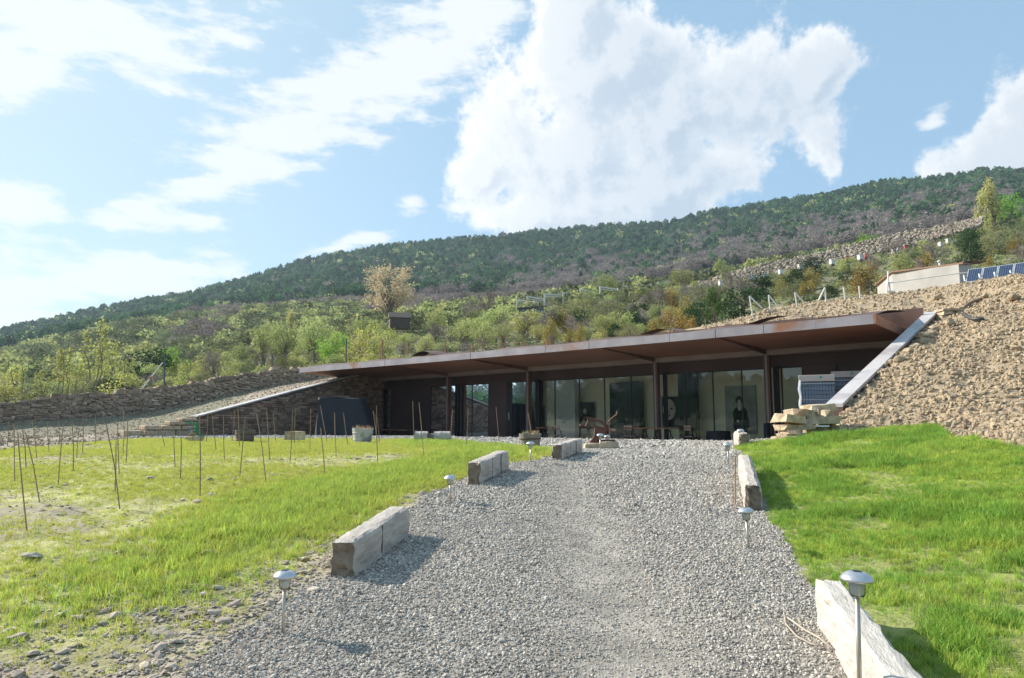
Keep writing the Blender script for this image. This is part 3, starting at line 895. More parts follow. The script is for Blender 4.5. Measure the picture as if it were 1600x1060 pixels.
def scatter(name, pts, rot, scl, protos, label, kind='stuff'):
    n = len(pts)
    me = bpy.data.meshes.new(name)
    me.vertices.add(n)
    me.vertices.foreach_set('co', np.asarray(pts, np.float32).ravel())
    scl = np.asarray(scl, np.float32)
    if scl.ndim == 1: scl = np.repeat(scl[:, None], 3, 1)
    a = me.attributes.new('rot', 'FLOAT_VECTOR', 'POINT'); a.data.foreach_set('vector', np.asarray(rot, np.float32).ravel())
    a = me.attributes.new('scl', 'FLOAT_VECTOR', 'POINT'); a.data.foreach_set('vector', scl.ravel())
    a = me.attributes.new('pick', 'INT', 'POINT'); a.data.foreach_set('value', RS.randint(0, len(protos), n).astype(np.int32))
    me.update()
    o = link_mesh(name, me)
    ng = bpy.data.node_groups.new(name, 'GeometryNodeTree')
    ng.interface.new_socket('Geometry', in_out='INPUT', socket_type='NodeSocketGeometry')
    ng.interface.new_socket('Geometry', in_out='OUTPUT', socket_type='NodeSocketGeometry')
    gi = ng.nodes.new('NodeGroupInput'); go = ng.nodes.new('NodeGroupOutput')
    j = ng.nodes.new('GeometryNodeJoinGeometry')
    for p in protos:
        oi = ng.nodes.new('GeometryNodeObjectInfo')
        oi.inputs['Object'].default_value = p
        oi.inputs['As Instance'].default_value = True
        ng.links.new(oi.outputs['Geometry'], j.inputs[0])
    ip = ng.nodes.new('GeometryNodeInstanceOnPoints')
    ip.inputs['Pick Instance'].default_value = True

    def na(nm, typ):
        x = ng.nodes.new('GeometryNodeInputNamedAttribute'); x.data_type = typ
        x.inputs['Name'].default_value = nm
        return x.outputs['Attribute']
    ng.links.new(gi.outputs[0], ip.inputs['Points'])
    ng.links.new(j.outputs[0], ip.inputs['Instance'])
    ng.links.new(na('pick', 'INT'), ip.inputs['Instance Index'])
    e2r = ng.nodes.new('FunctionNodeEulerToRotation')
    ng.links.new(na('rot', 'FLOAT_VECTOR'), e2r.inputs[0])
    ng.links.new(e2r.outputs[0], ip.inputs['Rotation'])
    ng.links.new(na('scl', 'FLOAT_VECTOR'), ip.inputs['Scale'])
    ng.links.new(ip.outputs[0], go.inputs[0])
    m = o.modifiers.new('scatter', 'NODES')
    m.node_group = ng
    tag(o, kind=kind, label=label)
    return o


def stone_mesh(name, mat, flat=0.6, seed=0, rough=.22, sub=1):
    import bmesh
    bm = bmesh.new()
    bmesh.ops.create_icosphere(bm, subdivisions=sub, radius=1.0)
    r = random.Random(seed)
    pl = [(Vector((r.gauss(0, 1), r.gauss(0, 1), r.gauss(0, 1))).normalized(), r.uniform(.55, .85)) for _ in range(7)]
    for v in bm.verts:
        d = v.co.normalized()
        k = 1.0
        for nn, h in pl:
            c = d.dot(nn)
            if c > 1e-3: k = min(k, h / c)
        v.co = d * k * (1 + r.uniform(-rough, rough) * .4)
        v.co.z *= flat
    me = bpy.data.meshes.new(name)
    bm.to_mesh(me); bm.free()
    me.materials.append(mat)
    return me


def tuft_mesh(name, mat, n, h, spread, width, seed, bend=.5, seg=3):
    r = random.Random(seed)
    vs = []; fs = []
    for i in range(n):
        a = r.uniform(0, 2 * math.pi); q = spread * math.sqrt(r.random())
        bx, by = q * math.cos(a), q * math.sin(a)
        la = r.uniform(0, 2 * math.pi)
        hh = h * r.uniform(.55, 1.1); bd = bend * r.uniform(.2, 1.2) * hh
        wa = r.uniform(0, math.pi)
        wx, wy = math.cos(wa) * width / 2, math.sin(wa) * width / 2
        b = len(vs)
        for k in range(seg + 1):
            t = k / seg
            cx = bx + math.cos(la) * bd * t * t; cy = by + math.sin(la) * bd * t * t; cz = hh * (t - .22 * t * t * bend)
            w = 1 - t ** 1.6
            if k < seg:
                vs += [(cx - wx * w, cy - wy * w, cz), (cx + wx * w, cy + wy * w, cz)]
            else:
                vs += [(cx, cy, cz)]
        for k in range(seg - 1):
            fs.append((b + 2 * k, b + 2 * k + 1, b + 2 * k + 3, b + 2 * k + 2))
        k = seg - 1
        fs.append((b + 2 * k, b + 2 * k + 1, b + 2 * k + 2))
    me = bpy.data.meshes.new(name)
    me.from_pydata(vs, [], fs)
    me.materials.append(mat)
    return me


def rnd_in_view(n, y0, y1, pw=1.0, px0=-60, px1=1660):
    """ground points seen by the picture and a margin, denser near: y ~ power law"""
    u = RS.rand(n)
    k = 1 - pw
    y = np.exp(np.log(y0) + u * (np.log(y1) - np.log(y0))) if abs(k) < 1e-6 else (y0 ** k + u * (y1 ** k - y0 ** k)) ** (1 / k)
    px = RS.uniform(px0, px1, n)
    x = (px - 800) / F * y
    return x, y


def zsurf(x, y):
    return near_z(x, y)

# ================================================================== the building
def fbox(mb, t0, t1, o0, o1, z0, z1):
    """box in facade coordinates"""
    t0, t1 = min(t0, t1), max(t0, t1); o0, o1 = min(o0, o1), max(o0, o1)
    p = [F2(t0, o0, z0), F2(t0, o1, z0), F2(t1, o1, z0), F2(t1, o0, z0), F2(t0, o0, z1), F2(t0, o1, z1), F2(t1, o1, z1), F2(t1, o0, z1)]
    return mb.hexa(p)


def fquad(mb, pts):
    return mb.add([F2(*p) for p in pts], [tuple(range(len(pts)))])


GO = -0.5            # offset of the glass line behind the columns
TL = t_at(592, 0)    # left end of the facade
TR = -5.3            # right end
B = thing('gallery_building', 'long low gallery of rusted brown steel and glass with a wide flat canopy', 'building', F2(0, 0, TERB))


def part(name, mb, mat, parent=B, **k):
    return mb.build(name, MAT[mat], parent, world=True, **k)


def sub(name, mb, mat, parent, **k):
    """grandchild: vertices in world space under a part that sits in its thing by the parent inverse"""
    return mb.build(name, MAT[mat], parent, world=False, **k)


COLT = [t_at(p, 0) for p in (1197, 1024, 826, 702)]
for t in COLT:
    mb = MB(); fbox(mb, t - .10, t + .10, -.10, .10, TERB - .1, 2.42)
    c = part('column', mb, 'steel')
    mb = MB(); fbox(mb, t - .03, t + .03, .10, .118, TERB - .1, 2.42)
    sub('flange', mb, 'beamsteel', c)
    mb = MB(); fbox(mb, t - .22, t - .07, GO + .04, GO + .14, TERB, 2.05)
    part('dark_mullion', mb, 'black')

# beam over the columns
mb = MB(); fbox(mb, TR, TL + 1.2, -.12, .12, 2.42, 2.62)
part('front_beam', mb, 'beamsteel')
# canopy: soffit panels between the ribs, each a separate sheet; fascia in lengths
CO = 3.7
CTL = t_at(470, CO); CTR = t_at(1368, CO)
ZI, ZO = 2.60, 2.70
FZ = 0.265
joints = [CTR] + [t_at(p, CO) for p in (1118, 920, 735, 602)] + [CTL]


def rise(t):
    return 0.10 * (t / CTL) ** 2 if t > 0 else 0.0


for i in range(len(joints) - 1):
    a, b = joints[i] + .012, joints[i + 1] - .012
    za, zb = rise(a), rise(b)
    p = [(a, .12, ZI), (a, CO - .06, ZO + za), (b, CO - .06, ZO + zb), (b, .12, ZI)]
    mb = MB(); mb.hexa([F2(*q) for q in p] + [F2(q[0], q[1], q[2] + .05) for q in p])
    part('soffit_panel', mb, 'soffit')
    n = 3
    for k in range(n):
        ta = a + (b - a) * k / n + (.004 if k else 0); tb = a + (b - a) * (k + 1) / n
        wob = random.uniform(-.006, .006)
        q = [(ta, CO - .06 + wob, ZO + rise(ta)), (ta, CO + wob, ZO + rise(ta)), (tb, CO + wob, ZO + rise(tb)), (tb, CO - .06 + wob, ZO + rise(tb))]
        mb = MB(); mb.hexa([F2(*z) for z in q] + [F2(z[0], z[1], z[2] + FZ) for z in q])
        part('fascia_panel', mb, 'fascia')
# end plates of the canopy
for t, s in ((CTR, -1), (CTL, 1)):
    mb = MB()
    q = [(t, .1, ZI), (t, CO, ZO + rise(t)), (t + s * .03, CO, ZO + rise(t)), (t + s * .03, .1, ZI)]
    mb.hexa([F2(*z) for z in q] + [F2(z[0], z[1], z[2] + FZ) for z in q])
    part('end_plate', mb, 'rustpaint' if s < 0 else 'fascia')
# ribs from the column heads out under the soffit
for t in COLT:
    mb = MB()
    p = [(t - .035, .12, ZI - .16), (t + .035, .12, ZI - .16), (t + .035, CO - .1, ZO - .03), (t - .035, CO - .1, ZO - .03)]
    q = [(t - .035, .12, ZI), (t + .035, .12, ZI), (t + .035, CO - .1, ZO + .0), (t - .035, CO - .1, ZO + .0)]
    mb.hexa([F2(*z) for z in p] + [F2(*z) for z in q])
    part('canopy_rib', mb, 'steel')
# canopy top: gently buckled steel sheets rising to the parapet
mb = MB()
nt, no = 60, 6
for i in range(nt + 1):
    t = CTR + (CTL - CTR) * i / nt
    for j in range(no + 1):
        o = CO - .02 - j / no * (CO - .3)
        z = ZO + rise(t) + FZ - .02 + (j / no) * .50 + (0.09 * math.sin(t * 1.35 + 1.0) * math.sin(math.pi * j / no) if j else 0)
        mb.v.append(tuple(F2(t, o, z)))
for i in range(nt):
    for j in range(no):
        a = i * (no + 1) + j
        mb.f.append((a, a + no + 1, a + no + 2, a + 1))
part('roof_sheet', mb, 'steel', smooth=True)
# parapet in lengths with slightly uneven heads
pt = list(np.linspace(-4.95, TL + 1.0, 9))
for i in range(8):
    mb = MB()
    h = 3.56 + random.uniform(-.03, .03)
    a, b = pt[i] + .005, pt[i + 1] - .005
    p = [(a, .0, 2.63), (a, .06, 2.63), (b, .06, 2.63), (b, .0, 2.63)]
    h2 = h + random.uniform(-.03, .03)
    if i > 5: h -= .1; h2 -= .1
    q = [(a, .0, h), (a, .06, h), (b, .06, h2), (b, .0, h2)]
    mb.hexa([F2(*z) for z in p] + [F2(*z) for z in q])
    part('parapet_panel', mb, 'steel')
# curled cover sheets seen over the fascia
for px, w, h in ((1225, 1.9, .16), (1040, 1.5, .14), (672, 1.6, .2)):
    mb = MB(); t0 = t_at(px, 2.4)
    for k in range(9):
        s = k / 8
        for j in (0, 1):
            mb.v.append(tuple(F2(t0 + (s - .5) * w, 2.0 + j * .9, 3.02 + rise(t0) + .12 + h * math.sin(math.pi * s) + (1 - j) * .1)))
    for k in range(8):
        mb.f.append((2 * k, 2 * k + 2, 2 * k + 3, 2 * k + 1))
    part('cover_sheet', mb, 'steel', smooth=True)

# header over the glass, ceiling, floor, rear and side walls of the room
HZ = 2.03
mb = MB(); fbox(mb, TR, TL, GO - .08, GO + .02, HZ, 2.45); part('header', mb, 'wallsteel')
mb = MB(); fbox(mb, TR, TL, -6.2, GO - .09, 2.45, 2.57); fbox(mb, TR, TL, GO - .09, -.13, 2.451, 2.571); part('ceiling', mb, 'greywall')
mb = MB(); fbox(mb, TR, TL, -6.2, -.2, TERB - .02, TERB + .02); part('floor', mb, 'floor')
BW = -2.9
TG1 = t_at(798, GO)    # the lit gallery from here to the right column
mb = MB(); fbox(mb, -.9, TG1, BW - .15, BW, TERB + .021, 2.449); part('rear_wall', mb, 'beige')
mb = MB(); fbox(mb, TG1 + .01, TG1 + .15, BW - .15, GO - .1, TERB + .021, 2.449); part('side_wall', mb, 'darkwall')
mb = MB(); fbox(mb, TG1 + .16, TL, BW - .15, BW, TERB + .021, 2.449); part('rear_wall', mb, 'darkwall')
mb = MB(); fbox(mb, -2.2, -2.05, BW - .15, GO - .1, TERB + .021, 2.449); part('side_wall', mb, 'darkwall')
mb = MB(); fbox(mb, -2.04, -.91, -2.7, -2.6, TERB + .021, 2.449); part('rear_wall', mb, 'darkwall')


def tb(px, o):
    return t_at(px, o)


# piers inside; the first, a dark panel, stands in for an unlit opening
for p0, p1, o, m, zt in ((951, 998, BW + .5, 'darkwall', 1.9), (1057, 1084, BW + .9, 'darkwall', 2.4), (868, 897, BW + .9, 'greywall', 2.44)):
    mb = MB(); fbox(mb, tb(p1, o), tb(p0, o), o - .3, o, TERB + .021, zt); part('pier_or_dark_opening', mb, m)


# facade infill: solid sheets and glazed bays.  columns of the photograph -> position along the wall
def infill(p0, p1):
    mb = MB(); fbox(mb, t_at(p1, GO) + .004, t_at(p0, GO) - .004, GO - .05, GO, TERB + .021, HZ - .003)
    return part('wall_panel', mb, 'wallsteel')


def glazed(p0, p1, mat, mull=(), fr='black', label=None):
    a, b = t_at(p1, GO), t_at(p0, GO)
    mb = MB()
    w = .035
    fbox(mb, a, b, GO - .045, GO - .005, TERB + .021, TERB + .08)
    fbox(mb, a, b, GO - .045, GO - .005, HZ - .05, HZ - .003)
    fbox(mb, a, a + w, GO - .044, GO - .006, TERB + .081, HZ - .051)
    fbox(mb, b - w, b, GO - .044, GO - .006, TERB + .081, HZ - .051)
    f = part('window', mb, fr)
    if label: f['label'] = label
    ts = [a + w] + sorted(t_at(p, GO) for p in mull) + [b - w]
    for i in range(len(ts) - 1):
        m2 = MB(); fbox(m2, ts[i] + .018, ts[i + 1] - .018, GO - .032, GO - .022, TERB + .081, HZ - .051)
        g = m2.build('pane', MAT[mat], f)
        if i:
            m3 = MB(); fbox(m3, ts[i] - .018, ts[i] + .018, GO - .05, GO - .0, TERB + .081, HZ - .051)
            m3.build('mullion', MAT[fr], f)
    return f


infill(592, 597)
glazed(597, 613, 'mirrorglass', (), label='narrow dark window beside the stone wall').data
infill(613, 674)
glazed(674, 764, 'mirrorglass', (701, 712, 738), label='window that mirrors the sky and a wooded slope')
mb = MB(); fbox(mb, t_at(764, GO), t_at(674, GO), GO - .9, GO - .8, TERB + .021, 2.44); part('dark_room_backing', mb, 'black')  # black sheet added for the dark room, so the panes reflect over black
mb = MB(); fbox(mb, t_at(613, GO), t_at(597, GO), GO - .9, GO - .8, TERB + .021, 2.44); part('dark_room_backing', mb, 'black')  # same added black sheet, darkness of the room behind the narrow window
infill(764, 792)
mb = MB(); fbox(mb, t_at(799, GO) + .003, t_at(792, GO) - .003, GO - .06, GO - .01, TERB + .021, HZ - .003); dj = part('door_frame', mb, 'black')
mb = MB(); fbox(mb, t_at(796.5, GO), t_at(795.5, GO), GO + .0, GO + .05, .25, .6); mb.build('handle', MAT['chrome'], dj)
glazed(799, 1024, 'winglass', (822, 866, 904, 943, 984))
glazed(1024, 1200, 'winglass', (1068, 1111, 1156))
glazed(1205, 1252, 'winglass', (1218,), label='narrow window right of the last column')
infill(1252, 1330)
mb = MB(); fbox(mb, TR, t_at(1330, GO) - .004, GO - .05, GO, TERB + .021, HZ - .003); part('wall_panel', mb, 'wallsteel')
mb = MB(); fbox(mb, t_at(1306, GO), t_at(1303, GO), GO + .002, GO + .05, 1.0, 2.0); part('door_handle', mb, 'black')

# paintings on the rear wall (flat things hung on it)
def painting(p0, p1, y0, y1, label, ground, kind):
    o = BW + .03
    a, b = tb(p1, o), tb(p0, o)
    pa = F2((a + b) / 2, o)
    Y = pa.y
    z1, z0 = E(y0) * Y, E(y1) * Y
    T = thing('painting', label, 'painting', F2((a + b) / 2, o, z0), group='paintings on the gallery wall')
    mb = MB(); w = .05
    fbox(mb, a, b, o, o + .05, z0, z0 + w); fbox(mb, a, b, o, o + .05, z1 - w, z1)
    fbox(mb, a, a + w, o + .001, o + .049, z0 + w, z1 - w); fbox(mb, b - w, b, o + .001, o + .049, z0 + w, z1 - w)
    mb.build('frame', MAT['pframe'], T, world=True)
    mb = MB(); fbox(mb, a + w, b - w, o + .002, o + .03, z0 + w, z1 - w)
    mb.build('canvas', MAT[ground], T, world=True)

    def blob(cx, cz, rx, rz, lay, n=20, f=None):
        """flat painted patch; cx across from left 0..1, cz up 0..1"""
        mb = MB(); vs = []
        for k in range(n):
            th = 2 * math.pi * k / n
            r = 1 if f is None else f(th)
            x = b - (b - a) * (cx + rx * r * math.cos(th)); z = z0 + (z1 - z0) * (cz + rz * r * math.sin(th))
            vs.append(F2(min(max(x, a + w), b - w), o + .032 + lay * .003, min(max(z, z0 + w), z1 - w)))
        mb.add(vs, [tuple(range(n))])
        return mb
    if kind == 'face':
        blob(.42, .55, .34, .36, 0, f=lambda t: 1 - .16 * max(0, -math.sin(t))).build('painted_face', MAT['skin'], T, world=True)
        for cx in (.30, .55):
            blob(cx, .60, .07, .028, 1).build('painted_eye', MAT['ink'], T, world=True)
        blob(.41, .38, .09, .018, 1).build('painted_mouth', MAT['ink'], T, world=True)
        blob(.43, .49, .03, .06, 1).build('painted_nose', MAT['canvas'], T, world=True)
    if kind == 'woman':
        blob(.50, .22, .26, .26, 0).build('painted_skirt', MAT['ink'], T, world=True)
        blob(.48, .40, .24, .17, 1).build('painted_dress', MAT['ink'], T, world=True)
        blob(.46, .70, .125, .085, 1).build('painted_hair', MAT['ink'], T, world=True)
        blob(.46, .64, .055, .070, 2).build('painted_face', MAT['skin'], T, world=True)
        blob(.47, .52, .06, .05, 2, f=lambda t: 1.25 if math.sin(t) > 0 else .9).build('painted_neck', MAT['skin'], T, world=True)
        blob(.40, .26, .045, .028, 2).build('painted_hand', MAT['skin'], T, world=True)
        blob(.57, .26, .045, .028, 2).build('painted_hand', MAT['skin'], T, world=True)
    if kind == 'small':
        blob(.4, .36, .25, .22, 0).build('painted_shoulders', MAT['ink'], T, world=True)
        blob(.42, .66, .10, .10, 1).build('painted_face', MAT['greywall'], T, world=True)


painting(812, 851, 634, 668, 'dim painting behind the glass beside the flower barrel column', 'darkwall', 'small')
painting(901, 930, 628, 672, 'small blue-black painting of a sitter beside the rusty machine', 'darkwall', 'small')
painting(1031, 1060, 619, 669, 'painting of a pale face on a black ground beside the column', 'canvasdark', 'face')
painting(1130, 1178, 603, 678, 'tall grey painting of a seated woman in a black dress', 'canvas', 'woman')

# ------------------------------------------------------------------ left wing wall: stone facing, sloping pale coping
LWALL = thing('wing_wall', 'brown stone wing wall with a thin sloping pale coping, beside the dark tarp', 'wall', (LW0[0], LW0[1], EZ + TER))
LWN = Vector((0.8, -0.6, 0))


def lw(s, o, z):
    return Vector((LW0[0] + LWD[0] * s + LWN.x * o, LW0[1] + LWD[1] * s + LWN.y * o, EZ + z))


def lw_top(s):
    return np.interp(s, [-.5, 2.2, 10.4], [3.0, 2.52, .36])


mb = MB()
ss_ = np.linspace(-.4, 10.4, 12)
for i in range(11):
    a, b = ss_[i], ss_[i + 1]
    mb.hexa([lw(a, -.85, -1.2), lw(b, -.85, -1.2), lw(b, -.06, -1.2), lw(a, -.06, -1.2), lw(a, -.85, lw_top(a)), lw(b, -.85, lw_top(b)), lw(b, -.06, lw_top(b)), lw(a, -.06, lw_top(a))])
mb.build('wall_core', MAT['mortar'], LWALL, world=True)
mb = MB()
z = TER - .45
row = 0
while z < 3.0:
    h = random.uniform(.07, .14)
    s = -.4 + random.uniform(0, .2)
    while s < 10.4:
        w = random.uniform(.14, .42)
        tz = min(lw_top(s), lw_top(min(s + w, 10.4)))
        if z + h < tz - .01:
            o = random.uniform(-.025, .02); j = lambda q=.008: random.uniform(-q, q)
            e = min(s + w - .018, 10.4)
            p = [lw(s + j(), -.08, z + j()), lw(e + j(), -.08, z + j()), lw(e + j(), o, z + .012 + j()), lw(s + j(), o, z + .012 + j()),
                 lw(s + j(), -.08, z + h), lw(e + j(), -.08, z + h), lw(e + j(), o, z + h - .012 + j()), lw(s + j(), o, z + h - .012 + j())]
            mb.hexa(p)
        s += w
    z += h
o = mb.build('facing_stones', MAT['masonry'], LWALL, world=True)
o['kind'] = 'stuff'
mb = MB()
for i in range(6):
    a, b = 1.0 + i * 9.4 / 6 + .006, 1.0 + (i + 1) * 9.4 / 6
    mb = MB()
    mb.hexa([lw(a, -.5, lw_top(a)), lw(b, -.5, lw_top(b)), lw(b, .05, lw_top(b)), lw(a, .05, lw_top(a)),
             lw(a, -.5, lw_top(a) + .06), lw(b, -.5, lw_top(b) + .06), lw(b, .05, lw_top(b) + .06), lw(a, .05, lw_top(a) + .06)])
    mb.build('coping_slab', MAT['coping'], LWALL, world=True)

# big sandy blocks that end the wing
BLK = thing('block_wall', 'low wall of big sandy squared blocks at the foot of the pale coping', 'wall', lw(10.6, 0, TER))
for z0, h, sl in ((TER - .1, .36, [(10.42, 11.3), (11.33, 12.6), (12.64, 13.4)]), (TER + .27, .2, [(10.42, 11.05), (11.08, 11.9), (11.94, 12.6)]), (TER + .48, .16, [(10.42, 10.9), (10.93, 11.6)]), (TER + .65, .12, [(10.42, 11.1)])):
    for a, b in sl:
        j = lambda q=.03: random.uniform(-q, q)
        mb = MB()
        o = .02 + j()
        mb.hexa([lw(a, -.5, z0), lw(b, -.5, z0), lw(b + j(.01), o, z0 + .01), lw(a + j(.01), o + j(), z0 + .01), lw(a, -.5, z0 + h), lw(b, -.5, z0 + h), lw(b + j(.01), o + j(), z0 + h - .01 + j(.01)), lw(a, o + j(), z0 + h - .01)])
        mb.build('stone', MAT['tanstone'], BLK, world=True, bevel=.025)

# ------------------------------------------------------------------ right wing: steel upstand with broad sloping coping
RWALL = thing('sloping_wing_wall', 'steel wing wall with a broad pale sloping coping against the tan soil slope', 'wall', (RW0[0], RW0[1], EZ + TER))
DVV = Vector((DV[0], DV[1], 0))


def rw(s, w, z):
    return Vector((RW0[0] + RWD[0] * s + DV[0] * w, RW0[1] + RWD[1] * s + DV[1] * w, EZ + z))


def rw_top(s):
    return np.interp(s, [-2, 0, 8.85], [4.1, 3.40, .45])


for a, b in ((-.15, 2.9), (2.906, 5.9), (5.906, 8.85)):
    mb = MB()
    W = (.0, .34)
    mb.hexa([rw(a, W[0], rw_top(a) - .07), rw(b, W[0], rw_top(b) - .07), rw(b, W[1], rw_top(b) - .07), rw(a, W[1], rw_top(a) - .07),
             rw(a, W[0], rw_top(a)), rw(b, W[0], rw_top(b)), rw(b, W[1], rw_top(b)), rw(a, W[1], rw_top(a))])
    mb.build('coping_slab', MAT['coping'], RWALL, world=True)
    mb = MB()
    mb.hexa([rw(a, 0, -.7), rw(b, 0, -.7), rw(b, .31, -.7), rw(a, .31, -.7), rw(a, 0, rw_top(a) - .075), rw(b, 0, rw_top(b) - .075), rw(b, .31, rw_top(b) - .075), rw(a, .31, rw_top(a) - .075)])
    mb.build('steel_side', MAT['steel'], RWALL, world=True)


# ------------------------------------------------------------------ generic dry stones
def rough_block(size, seed, irr=.12):
    """an irregular block: a box cut once per side with its corners pushed about"""
    r = random.Random(seed)
    sx, sy, sz = size
    vs = []
    for z in (-.5, .5):
        for x, y in ((-.5, -.5), (0, -.56), (.5, -.5), (.56, 0), (.5, .5), (0, .56), (-.5, .5), (-.56, 0)):
            vs.append((sx * (x + r.uniform(-irr, irr) * .6), sy * (y + r.uniform(-irr, irr) * .6), sz * (z + r.uniform(-irr, irr) * .7)))
    fs = [tuple(range(7, -1, -1)), tuple(range(8, 16))]
    for k in range(8):
        fs.append((k, (k + 1) % 8, 8 + (k + 1) % 8, 8 + k))
    return vs, fs


# stone protos shared among the laid stones of the dry wall
def block_mesh(name, mat, size, seed, irr=.12):
    vs, fs = rough_block(size, seed, irr)
    me = bpy.data.meshes.new(name)
    me.from_pydata(vs, [], fs)
    me.materials.append(mat)
    return me


DRY = thing('dry_stone_wall', 'long dark dry stone wall climbing behind the field towards the canopy', 'wall', (-19, 38, EZ + .86))
wp = np.array([(-36, 27.2), (-29, 30.6), (-24, 33), (-19, 38), (-14.9, 41.2), (-12.6, 43.2), (-9.5, 46.0)])
wlen = np.r_[0, np.cumsum(np.hypot(*np.diff(wp, axis=0).T))]
# foot and head of the wall as rows of the photograph, by column
WPX = [-400, 0, 130, 250, 330, 400, 470, 560]
WFOOT = [675, 662, 656, 642, 628, 613, 602, 598]
WHEAD = [650, 631, 618, 607, 597, 583, 576, 572]


def wall_pt(s):
    return np.interp(s, wlen, wp[:, 0]), np.interp(s, wlen, wp[:, 1])


stones = []
s_mesh = [block_mesh('wall_stone', MAT['drystone'], (1, 1, 1), 50 + k, .16) for k in range(7)]
mbr = MB()
core = MB()
ns = int(wlen[-1] / .5)
for i in range(ns):
    a, b = i * .5, (i + 1) * .5
    (xa, ya), (xb, yb) = wall_pt(a), wall_pt(b)
    pa, pb = 800 + xa / ya * F * CP, 800 + xb / yb * F * CP
    fa, fb = E(np.interp(pa, WPX, WFOOT)) * ya, E(np.interp(pb, WPX, WFOOT)) * yb
    ha, hb = E(np.interp(pa, WPX, WHEAD)) * ya, E(np.interp(pb, WPX, WHEAD)) * yb
    d = Vector((xb - xa, yb - ya, 0)).normalized(); nn = Vector((-d.y, d.x, 0))
    q = lambda x, y, z, o: Vector((x, y, EZ + z)) + nn * o
    core.hexa([q(xa, ya, fa - .8, .05), q(xb, yb, fb - .8, .05), q(xb, yb, fb - .8, .5), q(xa, ya, fa - .8, .5),
               q(xa, ya, ha - .1, .05), q(xb, yb, hb - .1, .05), q(xb, yb, hb - .1, .5), q(xa, ya, ha - .1, .5)])
core.build('wall_core', MAT['mortar'], DRY, world=True)
zrow = -.35
lay = 0
k = 0.0
while lay < 20:
    s = random.uniform(0, .3)
    while s < wlen[-1] - .3:
        w = random.uniform(.16, .46)
        x, y = wall_pt(s + w / 2)
        p = 800 + x / y * F * CP
        fo = E(np.interp(p, WPX, WFOOT)) * y - .25
        he = E(np.interp(p, WPX, WHEAD)) * y + .07 * math.sin(s * 1.7) + .05 * math.sin(s * 4.1)
        z = fo + k
        h = random.uniform(.08, .135)
        if z < he:
            top = z + .112 > he
            x2, y2 = wall_pt(s + w / 2 + .1)
            ang = math.atan2(y2 - y, x2 - x) + random.uniform(-.05, .05)
            nn = Vector((-math.sin(ang), math.cos(ang), 0))
            pos = Vector((x, y, EZ + z + h / 2)) + nn * (random.uniform(.02, .10) + (.15 if top else 0))
            stones.append((pos, ang, (w * .97, .34 if not top else .5, h * (1.02 if not top else random.uniform(.9, 1.5))), p))
        s += w
    k += .108
    lay += 1
vis = sorted((st for st in stones if 0 <= st[3] <= 500), key=lambda st: -st[2][0] * st[2][2] / st[0].y ** 2)
big = set(id(st) for st in vis[:300])
for st in stones:
    pos, ang, sc, p = st
    tilt = random.uniform(-.05, .05)
    if id(st) in big:
        o = bpy.data.objects.new('stone', random.choice(s_mesh))
        C.objects.link(o)
        o.parent = DRY
        o.matrix_parent_inverse = Matrix.Translation(DRY.location).inverted()
        o.location = pos; o.rotation_euler = (0, tilt, ang); o.scale = sc
    else:
        vs, fs = rough_block(sc, random.randrange(9999), .16)
        R = Matrix.Rotation(ang, 3, 'Z')
        mbr.add([R @ Vector(v) + pos for v in vs], fs)
o = mbr.build('small_wall_stones', MAT['drystone'], DRY, world=True)
o['kind'] = 'stuff'

# slab pile that ends the right wing
PILE = thing('stone_slab_wall', 'short stack of flat sandy slabs in front of the wrapped pallets', 'wall', at(1250, 688, 12.9))
for (x0, y0, x1, y1, Y, rz, ry) in ((1219, 678, 1252, 686, 12.8, .1, .02), (1222, 670, 1247, 680, 12.9, 0, 0), (1219, 663, 1262, 672, 12.9, .05, -.03), (1216, 648, 1250, 662, 12.8, .1, .12),
                                    (1250, 651, 1300, 663, 13.1, 0, 0), (1232, 640, 1266, 651, 13.1, -.1, .04), (1262, 641, 1274, 651, 13.1, .4, .1), (1275, 642, 1289, 652, 13.0, .2, .1),
                                    (1258, 632, 1297, 643, 13.2, 0, -.08), (1253, 665, 1290, 677, 13.3, 0, .03), (1212, 682, 1240, 692, 12.6, .2, 0), (1285, 664, 1312, 680, 13.2, .1, 0)):
    c = at((x0 + x1) / 2, (y0 + y1) / 2, Y)
    me = block_mesh('slab_stone', MAT['tanstone'], (sizepx(x1 - x0, Y) * .96, random.uniform(.45, .7), sizepx(y1 - y0, Y) * .95), random.randrange(999), .17)
    o = bpy.data.objects.new('stone', me); C.objects.link(o)
    o.parent = PILE; o.matrix_parent_inverse = Matrix.Translation(PILE.location).inverted()
    o.location = c; o.rotation_euler = (0, ry, rz)
mb = MB(); mb.box(at(1272, 666, 12.85), (sizepx(38, 12.9), .25, .03)); mb.build('white_slab', MAT['white'], PILE, world=True)

# squared stones at the head of the right wing
HEAD = thing('stone_block_wall', 'small stack of squared stones at the top of the sloping coping', 'wall', at(1480, 500, 20.9))
for (x0, y0, x1, y1) in ((1466, 484, 1500, 488), (1466, 489, 1484, 494), (1464, 495, 1486, 503), (1487, 489, 1501, 496), (1488, 497, 1502, 504), (1465, 504, 1480, 512), (1481, 505, 1500, 513), (1465, 513, 1486, 522)):
    c = at((x0 + x1) / 2, (y0 + y1) / 2, 20.9)
    me = block_mesh('head_stone', MAT['tanstone'], (sizepx(x1 - x0, 20.9), .5, sizepx(y1 - y0, 20.9)), random.randrange(999), .07)
    o = bpy.data.objects.new('stone', me); C.objects.link(o)
    o.parent = HEAD; o.matrix_parent_inverse = Matrix.Translation(HEAD.location).inverted()
    o.location = c


# ================================================================== things standing about
def surf(x, y):
    return float(near_z(np.array([[x]]), np.array([[y]]))[0, 0])


